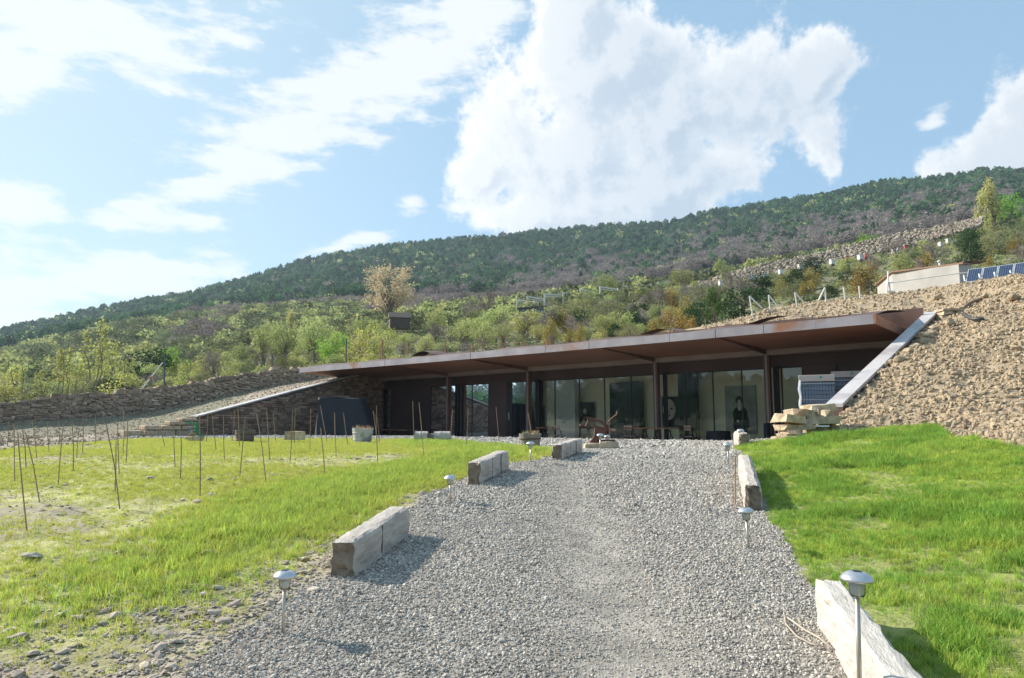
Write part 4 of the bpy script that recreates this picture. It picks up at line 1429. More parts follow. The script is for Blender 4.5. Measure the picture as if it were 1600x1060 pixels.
# ---- timber sleepers
def sleeper(name, label, a, b, width, height, mat, straps=(), endmat='endgrain', za=None, zb=None, lean=0.0, flare=0.0, round_top=False, sink=.03):
    """a, b: ground points under the two ends (x, y)"""
    a = Vector((a[0], a[1], 0)); b = Vector((b[0], b[1], 0))
    L = (b - a).length
    ang = math.atan2(b.y - a.y, b.x - a.x)
    z0 = surf(a.x, a.y) if za is None else za
    z1 = surf(b.x, b.y) if zb is None else zb
    T = thing(name, label, 'timber block', ((a.x + b.x) / 2, (a.y + b.y) / 2, (z0 + z1) / 2 - sink), ang, group='old timbers edging the gravel path')
    sl = (z1 - z0) / L
    nx, ny, nz = 26, 5, 7
    r = random.Random(label)
    vs = []; idx = {}
    fs = []

    def P(i, j, k):
        key = (i, j, k)
        if key in idx: return idx[key]
        x = (i / nx - .5) * L; y = (j / ny - .5) * width; z = k / nz * height
        edge = (j in (0, ny)) + (k in (0, nz)) + (i in (0, nx))
        n = math.sin(x * 9 + j * 2.1) * .005 + math.sin(x * 23 + k * 1.3) * .003 + r.uniform(-.004, .004)
        if edge >= 2:
            y *= .93 - r.uniform(0, .10); z += (-.008 - r.uniform(0, .008)) * (1 if k == nz else -1)
        if round_top and k >= nz - 1: y *= .72 if k == nz else .92
        if i in (0, nx): x += r.uniform(-.022, .022) + flare * (k / nz - .5) * (1 if i == 0 else -1)
        y += n + lean * z
        z += sl * x + (r.uniform(-.003, .003) if k else 0)
        # checks and knocks along the long faces
        if r.random() < .05 and 0 < i < nx: y *= .95
        idx[key] = len(vs); vs.append((x, y, z))
        return idx[key]
    for i in range(nx):
        for j in range(ny):
            fs.append((P(i, j, 0), P(i, j + 1, 0), P(i + 1, j + 1, 0), P(i + 1, j, 0)))
            fs.append((P(i, j, nz), P(i + 1, j, nz), P(i + 1, j + 1, nz), P(i, j + 1, nz)))
        for k in range(nz):
            fs.append((P(i, 0, k), P(i + 1, 0, k), P(i + 1, 0, k + 1), P(i, 0, k + 1)))
            fs.append((P(i, ny, k), P(i, ny, k + 1), P(i + 1, ny, k + 1), P(i + 1, ny, k)))
    ends = []
    for i in (0, nx):
        for j in range(ny):
            for k in range(nz):
                q = (P(i, j, k), P(i, j, k + 1), P(i, j + 1, k + 1), P(i, j + 1, k))
                ends.append(len(fs))
                fs.append(q if i == 0 else q[::-1])
    me = bpy.data.meshes.new('timber')
    me.from_pydata(vs, [], fs)
    me.materials.append(MAT[mat]); me.materials.append(MAT[endmat])
    for e in ends: me.polygons[e].material_index = 1
    me.update()
    link_mesh('timber', me, T)
    for s in straps:
        x = (s - .5) * L
        for sgn in (-1, 1):
            mb = MB()
            mb.box((x, sgn * (width / 2 + .004) + lean * height / 2, height * .5 + sl * x), (.009, .007, height * .96))
            mb.build('strap', MAT['strap'], T)
    return T


sleeper('timber_block', 'thick pale timber beam with one dark strap, on the gravel beside the lush grass', (-1.17, 5.02), (-.97, 6.22), .19, .275, 'timber', (.42,))
sleeper('timber_block', 'grey timber beam with two dark straps and a rough dark end', (-.46, 8.62), (-.13, 9.75), .19, .27, 'timber', (.36, .68), sink=.0)
sleeper('timber_block', 'small grey timber beam with two straps beside the wooden barrel', (.70, 11.1), (1.13, 12.35), .19, .24, 'timber', (.35, .65), sink=0)
sleeper('timber_block', 'long whitened timber beam on edge beside the lawn, lamp in front of it', (1.80, 4.14), (1.45, 2.5), .15, .285, 'timberw', (), endmat='timberw')
sleeper('timber_block', 'short rounded timber beam with a rotten end at the lawn edge', (2.40, 7.15), (3.02, 9.25), .17, .285, 'timber', (), round_top=True)
sleeper('timber_block', 'small grey timber stub behind two lamps where the path meets the terrace', (3.92, 12.0), (4.12, 12.9), .19, .27, 'timber', (), round_top=True)
# peg against the short rounded beam
for (px, y0, y1, Y) in ((1148.5, 713, 792, 7.4), (1176, 742, 765, 8.0)):
    a = at(px, y1, Y); b = at(px, y0, Y)
    T = thing('iron_peg', 'thin rusty iron peg holding the rounded timber beam' + (' on its gravel side' if px < 1160 else ' on its lawn side'), 'peg', a)
    mb = MB(); mb.tube([Vector((0, 0, -.05)), b - a], .007, 6); mb.build('peg_rod', MAT['stake'], T)


# ---- solar lamps
def lamp_parts(T, s=1.0, h=.31):
    mb = MB(); mb.tube([(0, 0, -.05), (0, 0, h - .085)], .0095 * s, 12); mb.build('pole', MAT['pole'], T, smooth=True)
    mb = MB(); mb.lathe([(.010, h - .092), (.024, h - .088), (.030, h - .080), (.033, h - .03), (.034, h - .026)], 20)
    l = mb.build('lens', MAT['lens'], T, smooth=True)
    mb = MB(); mb.lathe([(.018, h - .082), (.026, h - .075), (.028, h - .036), (.012, h - .034)], 14); mb.build('diffuser', MAT['frost'], l, smooth=True)
    mb = MB(); mb.lathe([(.035, h - .032), (.050, h - .030), (.062, h - .026), (.0645, h - .020), (.062, h - .014), (.052, h - .002), (.036, h + .008), (.030, h + .010)], 32)
    c = mb.build('cap', MAT['chrome'], T, smooth=True)
    mb = MB(); mb.box((0, 0, h + .0115), (.032, .032, .003)); mb.build('solar_cell', MAT['panelblue'], c)


def lamp(px_base, px_top, label, Y=None, tilt=(0, 0), h=.31):
    if Y is None:
        g = ground_px(*px_base)
    else:
        g = at(px_base[0], px_base[1], Y)
    g.z = min(surf(g.x, g.y), g.z + .05) if Y is None else g.z
    T = thing('solar_lamp', label, 'garden lamp', g, 0, 'solar lamps along the path')
    T.rotation_euler = (tilt[1], tilt[0], random.uniform(0, 3))
    hh = h
    lamp_parts(T, 1.0, hh)
    return T


lamp((442, 990), None, 'solar lamp with a wide metal cap beside the long grass at the near gravel edge', h=.325)
lamp((704, 785), None, 'leaning solar lamp in the gravel between two strapped timber beams', tilt=(-.12, -.05), h=.27)
lamp((829, 722), None, 'solar lamp in the grass before the wooden barrel', h=.29)
lamp((938, 704), None, 'solar lamp in front of the pale base of the rusty machine', Y=13.2, h=.30, tilt=(-.06, 0))
lamp((949, 704), None, 'small solar lamp behind the pole of another, under the rusty machine', Y=14.2, h=.29, tilt=(.05, 0))
lamp((1170, 857), None, 'solar lamp on the gravel in front of the short rounded beam', h=.305, tilt=(.05, 0))
lamp((1138, 727), None, 'solar lamp on the gravel just beyond the rounded beam', h=.30)
lamp((1158, 702), None, 'solar lamp standing over the timber stub near the slab pile', Y=12.15, h=.33)
R1 = lamp((1344, 1100), None, 'tall solar lamp in front of the long whitened beam', Y=2.95, h=.50, tilt=(-.03, 0))


# ---- tubs and barrels
def tub(label, px0, px1, ytop, ybot, Y, mat, plant='straw', flower=None, hoop=True, taper=.78):
    w = sizepx(px1 - px0, Y); h = sizepx(ybot - ytop, Y)
    c = at((px0 + px1) / 2, ybot, Y)
    c.z = surf(c.x, c.y) - .01
    T = thing('flower_tub', label, 'planter', c, 0, 'half-barrel planters on the terrace')
    R = w / 2
    n = 20
    for k in range(n):
        a0, a1 = 2 * math.pi * k / n + .01, 2 * math.pi * (k + 1) / n - .01
        hh = h * random.uniform(.95, 1.04)
        mb = MB()
        q = []
        for (r, z) in ((R * taper, 0), (R, hh)):
            for (rr, a) in ((r, a0), (r, a1), (r - .025, a1), (r - .025, a0)):
                q.append((rr * math.cos(a), rr * math.sin(a), z))
        mb.hexa(q)
        mb.build('stave', MAT[mat], T)
    mb = MB(); mb.lathe([(R * taper - .024, .01), (R - .03, h * .86), (.0, h * .87)], 20); mb.build('earth_fill', MAT['soil'], T)
    if hoop:
        for f in (.25, .68):
            r = R * (taper + (1 - taper) * f)
            mb = MB(); mb.lathe([(r + .002, h * f - .015), (r + .008, h * f - .014), (r + .010, h * f + .014), (r + .004, h * f + .016)], 28)
            mb.build('hoop', MAT[mat] if 'white' in mat else MAT['strap'], T, smooth=True)
    mb = MB()
    r = random.Random(px0)
    for k in range(120):
        a = r.uniform(0, 6.28); q = R * .85 * math.sqrt(r.random()); hh = h * r.uniform(.12, .45)
        b = Vector((q * math.cos(a), q * math.sin(a), h * .85)); t = b + Vector((r.uniform(-.06, .06), r.uniform(-.06, .06), hh))
        d = Vector((math.cos(a), math.sin(a), 0)) * .008
        mb.add([b - d, b + d, t], [(0, 1, 2)])
    if plant:
        o = mb.build('dry_plants', MAT[plant], T); o['kind'] = 'stuff'
    if flower:
        for (fx, fz) in flower[1]:
            mb = MB(); mb.lathe([(.0, 0), (.022, .012), (.026, .03), (.0, .045)], 8, (fx * R, -.3 * R, h * (1 + fz)))
            mb.build('flower', MAT[flower[0]], T, smooth=True)
    return T


tub('whitewashed tub of dry stems with a pink flower in front of the black tarp', 550, 583, 665, 688, 19.2, 'tubwhite', flower=('redpaint', ((.45, .08), (.6, .02))))
tub('grey weathered barrel planter with orange flowers and a thin stake in it', 811, 846, 674, 698, 13.9, 'tubgrey', flower=('rustpaint', ((.5, .05), (.7, .08), (.3, .02))))
tub('dark weathered barrel before the brown stone wing wall', 367, 398, 668, 688, 19.0, 'tubdark', plant=None)

# ---- short logs
def log(label, x0, x1, y0, y1, Y, gap=None, name='log', rz=0.0):
    c = at((x0 + x1) / 2, y1, Y); c.z = surf(c.x, c.y)
    L = sizepx(x1 - x0, Y); h = sizepx(y1 - y0, Y)
    T = thing(name, label, 'log', c, rz)
    seg = [(-L / 2, L / 2)] if not gap else [(-L / 2, -L / 2 + L * gap[0]), (-L / 2 + L * gap[1], L / 2)]
    for a, b in seg:
        mb = MB()
        n = 9; pts = [Vector((a + (b - a) * k / n, 0, h / 2)) for k in range(n + 1)]
        mb.tube(pts, [h / 2 * random.uniform(.95, 1.04) for _ in pts], 14)
        mb.build('log_length', MAT['timber'], T)
    if gap:
        mb = MB(); mb.tube([(seg[0][1] - .01, 0, h * .4), (seg[1][0] + .01, 0, h * .4)], [h * .42, h * .42], 10); mb.build('rotten_middle', MAT['mortar'], T)
    return T


log('pale fallen log with a dark rotten middle on the gravel terrace', 649, 703, 674, 693, 17.5, (.36, .55), rz=-.05)
T = thing('stone_block', 'pair of small pale squared stones before the stone wing wall', 'stone block', at(460, 687, 18.8))
for x0, x1 in ((447, 461), (462, 475)):
    mb = MB(); c = at((x0 + x1) / 2, 681, 18.8) - T.location
    vs, fs = rough_block((sizepx(x1 - x0, 18.8), .25, sizepx(13, 18.8)), x0, .06)
    mb.add([Vector(v) + c for v in vs], fs); mb.build('stone', MAT['tanstone'], T)

# ---- rusty machine on a stone base
MY = 14.0
mc = at(936, 703, MY); mc.z = surf(mc.x, mc.y)
S = thing('rusty_machine', 'old rusty iron bench machine with crank arms on a pale stone base', 'sculpture', mc)


def sp(cx, cy, dy=0.0):
    """crop pixel of the enlarged photograph (13.24 per px from 890, 630) to local coordinates"""
    p = at(890 + cx / 13.24, 630 + cy / 13.24, MY)
    return Vector((p.x - mc.x, dy, p.z - mc.z))


mb = MB()
q = [sp(290, 955), sp(1010, 925), sp(970, 795), sp(310, 840)]
bb = [Vector((v.x, -.17, v.z)) for v in q] + [Vector((v.x, .17, v.z)) for v in q]
mb.add(bb, [(0, 1, 2, 3), (7, 6, 5, 4), (0, 4, 5, 1), (1, 5, 6, 2), (2, 6, 7, 3), (3, 7, 4, 0)])
mb.build('stone_base', MAT['tanstone'], S, bevel=.02)
mb = MB()
out = [(395, 820), (470, 740), (510, 640), (515, 520), (440, 440), (560, 470), (700, 500), (750, 520), (740, 630), (600, 650), (605, 760), (640, 800), (650, 830)]
vs = [sp(x, y, -.05) for x, y in out] + [sp(x, y, .05) for x, y in out]
n = len(out)
mb.add(vs, [tuple(range(n)), tuple(range(2 * n - 1, n - 1, -1))] + [(i, i + n, (i + 1) % n + n, (i + 1) % n) for i in range(n)])
mb.build('stand', MAT['rust'], S)
mb = MB(); mb.box(sp(770, 775), (sizepx(24, MY), .2, .03)); mb.build('foot_plate', MAT['rust'], S)
mb = MB(); mb.tube([sp(*p) for p in ((385, 340), (480, 350), (600, 355), (690, 400), (745, 480), (765, 560), (745, 650))], [.020, .024, .026, .032, .032, .027, .022], 10)
mb.build('curved_frame', MAT['rust'], S, smooth=True)
mb = MB(); mb.tube([sp(*p) for p in ((790, 640), (805, 560), (790, 470), (740, 420))], [.02, .025, .025, .02], 10); mb.build('frame_rim', MAT['rust'], S, smooth=True)
mb = MB(); mb.tube([sp(295, 315), sp(380, 310), sp(515, 312)], .010, 8); mb.build('top_rod', MAT['rust'], S)
mb = MB(); mb.tube([sp(385, 320), sp(375, 400), sp(345, 465), sp(320, 485), sp(250, 462)], [.016, .016, .019, .018, .015], 8); mb.build('crank_arm', MAT['rust'], S, smooth=True)
mb = MB(); mb.tube([sp(205, 470), sp(265, 460)], [.026, .022], 10); mb.build('crank_knob', MAT['rust'], S, smooth=True)
mb = MB(); mb.tube([sp(800, 420), sp(830, 360), (sp(900, 295)), sp(975, 245), sp(985, 165)], [.018, .018, .017, .017, .020], 8); mb.build('long_lever', MAT['rust'], S, smooth=True)
mb = MB(); mb.tube([sp(815, 545), sp(950, 565)], [.026, .026], 8); mb.build('wooden_handle', MAT['stake'], S, smooth=True)

# ---- tarpaulin covered heap against the wing wall
TY = 31.5
tc_ = at(536, 684, TY); tc_.z = surf(tc_.x, tc_.y) - .05
T = thing('covered_trailer', 'bulky object under a black plastic tarp against the brown stone wall', 'covered object', tc_)
W0, W1, H0 = sizepx(104, TY), sizepx(68, TY), sizepx(60, TY)
nn = 96; rows = 14
mb = MB()
for i in range(rows + 1):
    f = i / rows
    for k in range(nn):
        th = 2 * math.pi * k / nn
        c, s = math.cos(th), math.sin(th)
        sq = 1 / max(abs(c), abs(s)) ** .82
        fl = (1 - f) ** 1.2
        hx = (W1 / 2 + (W0 - W1) / 2 * fl * (1.25 if c > 0 else .35)) * sq
        hy = (.8 + .25 * fl) * sq
        fold = 1 + .035 * fl ** .5 * (math.sin(th * 17 + 1.3) + .7 * math.sin(th * 29 + f * 2)) + .012 * math.sin(th * 5 + f * 6)
        sag = .05 * math.sin(th * 3 + 1)
        mb.v.append((hx * c * fold - .15 * (f), hy * s * fold + .4, H0 * f + (sag if i > 10 else 0)))
for i in range(rows):
    for k in range(nn):
        a = i * nn + k; b = i * nn + (k + 1) % nn
        mb.f.append((a, b, b + nn, a + nn))
ctr = len(mb.v); mb.v.append((-.15, .4, H0 * 1.02))
for k in range(nn): mb.f.append((rows * nn + k, rows * nn + (k + 1) % nn, ctr))
mb.build('tarp', MAT['tarp'], T, smooth=True)
mb = MB(); mb.box((-.05, -.35, H0 + .07), (.75, .12, .05)); mb.box((.33, -.35, H0 + .03), (.06, .12, .09)); mb.build('lid_board', MAT['mortar'], T)

# ---- green and grey plough share leaning by the block wall
c = at(296, 688, 19.5); c.z = surf(c.x, c.y)
T = thing('plough', 'old plough with green arms and a curved grey mouldboard on a stone', 'plough', c)


def pl(cx, cy, dy=0.):
    p = at(260 + cx / 10, 640 + cy / 10, 19.5)
    return Vector((p.x - c.x, dy, p.z - c.z))


mb = MB(); mb.tube([pl(275, 185), pl(380, 215), pl(470, 240)], [.012, .03, .035], 6); mb.build('green_arm', MAT['greenpaint'], T)
mb = MB(); mb.tube([pl(470, 195), pl(480, 300), pl(500, 400)], [.03, .04, .03], 6); mb.tube([pl(390, 290), pl(490, 290)], .03, 6); mb.build('green_bracket', MAT['greenpaint'], T)
mb = MB(); mb.tube([pl(440, 350), pl(500, 345)], .022, 6); mb.tube([pl(500, 405), pl(600, 410)], .02, 6); mb.build('green_arm', MAT['greenpaint'], T)
mb = MB()
cur = [(345, 255), (385, 295), (400, 340), (390, 380), (350, 420), (300, 465)]
for k, p in enumerate(cur):
    w = (.02, .05, .08, .10, .11, .08)[k]
    mb.v += [tuple(pl(p[0], p[1]) + Vector((-w * .2, -.05, 0))), tuple(pl(p[0], p[1]) + Vector((w * 1.1, .03, -.01))), tuple(pl(p[0], p[1]) + Vector((w, .06, 0)))]
for k in range(5):
    for j in range(2):
        a = 3 * k + j; mb.f.append((a, a + 3, a + 4, a + 1))
mb.build('mouldboard', MAT['greymetal'], T, smooth=True)
mb = MB(); vs, fs = rough_block((.36, .25, .12), 5, .15); mb.add([Vector(v) + pl(455, 455) for v in vs], fs); mb.build('support_stone', MAT['tanstone'], T)

# ---- wrapped pallets of blocks behind the sloping coping
def pallet(px0, px1, ytop, Y, label, rz):
    p0, p1 = at(px0, ytop, Y), at(px1, ytop, Y)
    w = (p1 - p0).length; H = p0.z - (EZ + TER)
    T = thing('wrapped_pallet', label, 'pallet', ((p0.x + p1.x) / 2 + .16, Y + .37, EZ + TER), rz, 'wrapped pallets in front of the building')
    D = .8
    mb = MB(); mb.box((0, 0, .06), (w, D, .10)); mb.build('pallet_base', MAT['stake'], T)
    mb = MB(); mb.box((0, 0, H - .09), (w * 1.02, D * 1.02, .18)); cp_ = mb.build('cardboard_cap', MAT['cardboard'], T, bevel=.01)
    mb = MB(); mb.lathe([(.0, 0), (.035, 0), (.035, .004), (0, .004)], 12)
    o = mb.build('round_print', MAT['tealpaint'], cp_); o.location = (w * .12, -D * .51 - .002, H - .07); o.rotation_euler = (math.pi / 2, 0, 0)
    rows_ = int((H - .3) / .12)
    cols = 12
    for r_ in range(rows_):
        z0 = .12 + (H - .31) * r_ / rows_; z1 = .12 + (H - .31) * (r_ + 1) / rows_ - .008
        for k in range(cols):
            x0 = -w / 2 + w * k / cols; x1 = x0 + w / cols - .008
            if r_ == 0:
                pass
        mb = MB()
        for k in range(cols):
            x0 = -w / 2 + w * k / cols; x1 = x0 + w / cols - .009
            mb.box(((x0 + x1) / 2, 0, (z0 + z1) / 2), (x1 - x0, D * (.97 + .01 * ((k + r_) % 2)), z1 - z0))
        o = mb.build('block_course', MAT['wrapblue'], T); o['kind'] = 'stuff'
    # film bands and the bright gathered edge of the film
    for f in (.10, .38, .62, .86):
        mb = MB(); mb.box((0, 0, H * f + .02), (w * 1.012, D * 1.012, .016)); mb.build('film_band', MAT['wrapwhite'], T)
    mb = MB()
    for i in range(15):
        z = .08 + (H - .22) * i / 14; b = .02 * math.sin(i * 1.7)
        mb.v += [(-w / 2 - .02 - b, -D / 2 - .012, z), (-w / 2 + .045 - b * .5, -D / 2 - .022, z), (-w / 2 - .03 - b, -D / 2 + .2, z)]
    for i in range(14):
        a = 3 * i
        mb.f += [(a, a + 1, a + 4, a + 3), (a + 2, a, a + 3, a + 5)]
    mb.build('film_edge', MAT['wrapwhite'], T, smooth=True)


pallet(1250, 1301, 586, 19.6, 'film wrapped pallet of blue-grey blocks above the slab pile, fully visible', -.41)
pallet(1301, 1348, 580, 20.4, 'film wrapped pallet partly hidden behind the sloping coping', -.41)

# ---- tables and chairs before the glass
def table(px0, px1, label, t='rustpaint', o_=.9, h=.74, n=1):
    a, b = t_at(px1, o_), t_at(px0, o_)
    c = F2((a + b) / 2, o_, TERB + .01)
    ang = math.atan2(DV[1], DV[0])
    T = thing('terrace_table', label, 'table', c, ang, 'tables and benches before the glass')
    L = abs(b - a)
    for k in range(4):
        mb = MB(); mb.box((0, -.3 + k * .2, h), (L, .17, .03)); mb.build('table_board', MAT[t], T)
    for sx in (-1, 1):
        for sy in (-1, 1):
            mb = MB(); mb.tube([(sx * (L / 2 - .1), sy * .3, 0), (sx * (L / 2 - .22), -sy * .1, h - .016)], .018, 6); mb.build('leg', MAT['black'], T)


def chair(px0, px1, label, t='stake'):
    o_ = 1.2
    a, b = t_at(px1, o_), t_at(px0, o_)
    c = F2((a + b) / 2, o_, TERB + .01)
    T = thing('folding_chair', label, 'chair', c, math.atan2(DV[1], DV[0]), 'folding chairs before the glass')
    w = abs(b - a)
    for k in range(3):
        mb = MB(); mb.box((0, -.12 + k * .13, .45), (w, .11, .02)); mb.build('seat_slat', MAT[t], T)
    for z in (.70, .80):
        mb = MB(); mb.box((0, .22, z), (w, .02, .07)); mb.build('back_slat', MAT[t], T)
    for sx in (-1, 1):
        mb = MB(); mb.tube([(sx * w * .46, -.22, 0), (sx * w * .46, .22, .84)], .012, 6); mb.build('leg', MAT['black'], T)
        mb = MB(); mb.tube([(sx * w * .42, .22, 0), (sx * w * .42, -.18, .44)], .012, 6); mb.build('leg', MAT['black'], T)


table(995, 1013, 'short orange-brown wooden table end beside the long table before the glass', o_=1.1)
table(1014, 1051, 'long orange-brown slatted table before the glass under the pale face painting')
table(845, 858, 'small reddish table behind the grey barrel before the glass', o_=1.0)
chair(866, 877, 'folding chair with pale slats behind the small timber beam, before the glass')
chair(977, 990, 'folding chair between the rusty machine and the orange-brown table')
chair(1069, 1080, 'folding chair standing alone before the glass, past the long table')
table(597, 612, 'low orange-brown bench beside the whitewashed tub, before the dark window', h=.62)
table(614, 629, 'second low bench, redder, before the dark wall panel', h=.62)
table(633, 646, 'low dark bench beside the fallen log', t='stake', h=.6)
for px0, px1, y0, lab in ((1099, 1136, 674, 'round table under a black cloth beside the timber stub'), (1187, 1198, 662, 'dark covered stool beside the last steel column')):
    o_ = .6
    a, b = t_at(px1, o_), t_at(px0, o_)
    c = F2((a + b) / 2, o_, TERB + .01)
    h = E(y0) * c.y - TERB
    T = thing('covered_table', lab, 'table', c)
    n = 48; R = abs(b - a) / 2 * .95
    mb = MB()
    prof = [(1.08, .02), (1.02, .3), (.98, .6), (.95, .9), (.92, 1.0)]
    for r, z in prof:
        for k in range(n):
            th = 2 * math.pi * k / n
            q = R * r * (1 + .05 * (1 - z) * math.sin(th * 9))
            mb.v.append((q * math.cos(th), q * math.sin(th), h * z))
    for i in range(4):
        for k in range(n):
            a_ = i * n + k; b_ = i * n + (k + 1) % n
            mb.f.append((a_, b_, b_ + n, a_ + n))
    mb.f.append(tuple(4 * n + k for k in range(n)))
    mb.build('black_cloth', MAT['tarp'], T, smooth=True)

# green watering thing seen in the right window
c = F2(t_at(1229, -1.6), -1.6, TERB + .02)
T = thing('green_chair', 'green plastic chair inside the narrow window beside the last column', 'chair', c, .6)
mb = MB(); mb.box((0, 0, .44), (.42, .42, .03)); mb.build('seat', MAT['greenpaint'], T, bevel=.01)
mb = MB(); mb.box((0, .2, .72), (.40, .03, .50)); mb.build('backrest', MAT['greenpaint'], T, bevel=.01)
for sx in (-1, 1):
    for sy in (-1, 1):
        mb = MB(); mb.tube([(sx * .18, sy * .18, 0), (sx * .17, sy * .17, .43)], .018, 6); mb.build('leg', MAT['greenpaint'], T)

# ---- thin stakes in the field
STK = [(12, 660, 11, 700), (20, 662, 24, 752), (30, 676, 44, 830), (36, 660, 42, 732), (43, 676, 64, 785), (50, 657, 58, 718), (74, 660, 78, 710),
       (92, 656, 94, 695), (102, 663, 91, 757), (113, 657, 115, 735), (122, 669, 120, 717), (129, 645, 129, 711), (150, 648, 150, 695), (164, 659, 189, 793),
       (182, 662, 187, 742), (184, 690, 180, 771), (192, 643, 192, 711), (197, 648, 197, 724), (250, 670, 259, 700), (272, 662, 274, 732), (280, 655, 282, 751),
       (310, 649, 313, 775), (301, 650, 302, 692), (326, 645, 322, 693), (330, 645, 339, 705), (349, 650, 351, 720), (367, 642, 362, 690), (372, 634, 375, 700),
       (384, 651, 374, 747), (401, 647, 417, 756), (417, 640, 422, 717), (427, 644, 431, 690), (458, 642, 453, 726), (462, 637, 460, 695), (485, 639, 484, 707),
       (501, 634, 512, 692), (502, 669, 509, 745), (522, 645, 526, 715), (536, 645, 544, 697), (584, 642, 591, 727), (588, 634, 589, 692), (589, 652, 593, 692),
       (645, 627, 648, 694), (655, 629, 663, 719), (707, 640, 704, 694), (732, 637, 728, 705), (775, 636, 781, 692)]
BEH = [(0, 'with the dark earth bank behind it'), (95, 'with the grey soil ramp behind it'), (200, 'before the big sandy blocks'), (276, 'before the green plough'), (318, 'before the stone wing wall'),
       (364, 'before the dark barrel'), (402, 'before the bare wing wall'), (445, 'by the pair of pale stones'), (480, 'left of the black tarp'), (495, 'before the black tarp'), (560, 'beside the whitewashed tub'),
       (600, 'before the fallen log'), (690, 'before the mirroring window'), (750, 'before the brown wall panel')]
for i, (x0, y0, x1, y1) in enumerate(STK):
    g = ground_px(x1, y1)
    g.z = surf(g.x, g.y)
    top = at(x0, y0, g.y)
    lean = x1 - x0
    beh = [b for a, b in BEH if x1 >= a][-1]
    how = 'leaning strongly' if abs(lean) > 12 else ('leaning' if abs(lean) > 4 else 'upright')
    dist = 'near' if y1 > 765 else ('long' if y1 > 735 else ('medium' if y1 > 708 else 'far'))
    side_ = '' if how == 'upright' else (' left' if lean > 0 else ' right')
    T = thing('garden_stake', f'{dist} stake {how}{side_}, {beh}', 'stake', g, 0, 'thin stakes in the field')
    mb = MB(); d = top - g
    d.y = random.uniform(-.04, .04)
    bend = Vector((random.uniform(-.015, .015), 0, 0))
    r_ = max(.0065, g.y * .00055)
    mb.tube([Vector((0, 0, -.06)), d * .5 + bend, d], [r_, r_ * .9, r_ * .8], 6)
    mb.build('stake_rod', MAT['stake'], T)
T = thing('garden_stake', 'thin pale stake standing in the grey barrel planter', 'stake', at(831, 682, 13.9), 0, 'thin stakes in the field')
mb = MB(); mb.tube([(0, 0, 0), at(825, 645, 13.9) - at(831, 682, 13.9)], .009, 6); mb.build('stake_rod', MAT['stake'], T)

# ---- post with striped brace behind the dry wall
g = at(258, 612, 42)
T = thing('fence_post', 'blue-grey metal post with a white brace behind the dry stone wall', 'post', g)
mb = MB(); mb.tube([(0, 0, -1), at(257, 554, 42) - g], .045, 8); mb.build('post_tube', MAT['bluetin'], T)
mb = MB(); mb.tube([at(254, 567, 42) - g, at(221, 609, 42) - g], .04, 8); mb.build('brace', MAT['white'], T)
mb = MB(); mb.tube([at(237, 588.5, 42) - g, at(234, 592.5, 42) - g], .044, 8); mb.build('red_band', MAT['redpaint'], T)

# ---- wooden fence posts with wire above the canopy
FP = [(541, 530, 564, 47), (597, 531, 558, 46), (637, 534, 558, 45), (696, 536, 552, 44), (738, 537, 548, 43), (781, 535, 545, 42), (815, 534, 542, 41), (854, 530, 538, 40), (425, 555, 584, 50)]
FT_ = thing('wire_fence', 'wire fence on weathered wooden posts along the bank above the canopy', 'fence', at(640, 556, 45))
pts = []
for px, y0, y1, Y in FP:
    a = at(px, y1 + 8, Y); b = at(px, y0, Y)
    mb = MB(); mb.tube([a - Vector((0, 0, .6)), b], .05, 7); mb.build('post', MAT['rustpaint'] if px > 560 else MAT['bluetin'], FT_, world=True)
    if px > 500: pts.append((a, b))
for f in (.35, .65, .92):
    mb = MB()
    mb.tube([a.lerp(b, f) for a, b in pts], .008, 4); mb.build('wire', MAT['greymetal'], FT_, world=True)

# ---- angled white supports on the crest of the soil bank
for i, (x0, y0, x1, y1, x2, y2) in enumerate(((1171, 463, 1191, 479, 1176, 481), (1201, 461, 1216, 477, 1204, 479), (1242, 457, 1256, 470, 1246, 472), (1289, 450, 1279, 467, 1291, 467), (1318, 449, 1319, 464, 1322, 465), (1342, 447, 1342, 462, 1345, 463))):
    Y = 28.3 - i * .15
    g = at(x2, y2 + 4, Y)
    T = thing('metal_support', ('first', 'second', 'third', 'fourth', 'fifth', 'sixth')[i] + ' pale metal support along the soil bank, counted from the pine tree', 'support', g, 0, 'pale supports on the soil bank')
    mb = MB(); mb.tube([(0, 0, -.3), at(x0, y0, Y) - g], .028, 6); mb.build('upright', MAT['white'], T)
    if i < 4:
        mb = MB(); mb.tube([at(x0, y0, Y) - g, at(x1, y1 + 3, Y) - g], .03, 6); mb.build('brace', MAT['white'], T)

# ---- shed, ladder frame, solar panels
SH = thing('shed', 'low pale rendered shed with a rusty roof edge behind the soil bank', 'shed', at(1450, 452, 32))
A0, A1, A2 = at(1396, 457, 34.5), at(1500, 443, 31), at(1519, 440, 34)
tz = lambda px, py, Y: at(px, py, Y).z
vs = [Vector((A0.x, A0.y, A0.z - 1.5)), Vector((A1.x, A1.y, A1.z - 1.5)), Vector((A2.x, A2.y, A2.z - 1.5)), Vector((A0.x + .9, A0.y + 3.2, A0.z - 1.5)),
      Vector((A0.x, A0.y, tz(1396, 427, 34.5))), Vector((A1.x, A1.y, tz(1502, 413.5, 31))), Vector((A2.x, A2.y, tz(1519, 413, 34))), Vector((A0.x + .9, A0.y + 3.2, tz(1396, 427, 34.5)))]
mb = MB(); mb.hexa(vs); mb.build('shed_wall', MAT['shed'], SH, world=True)
mb = MB()
e = .12
b4 = [v + Vector((0, 0, .002)) for v in vs[4:]]
b4[0] += Vector((-e, -e, 0)); b4[1] += Vector((e, -e, 0)); b4[2] += Vector((e, e, 0)); b4[3] += Vector((-e, e, 0))
mb.hexa(b4 + [v + Vector((0, 0, .07)) for v in b4]); mb.build('roof', MAT['redtin'], SH, world=True)
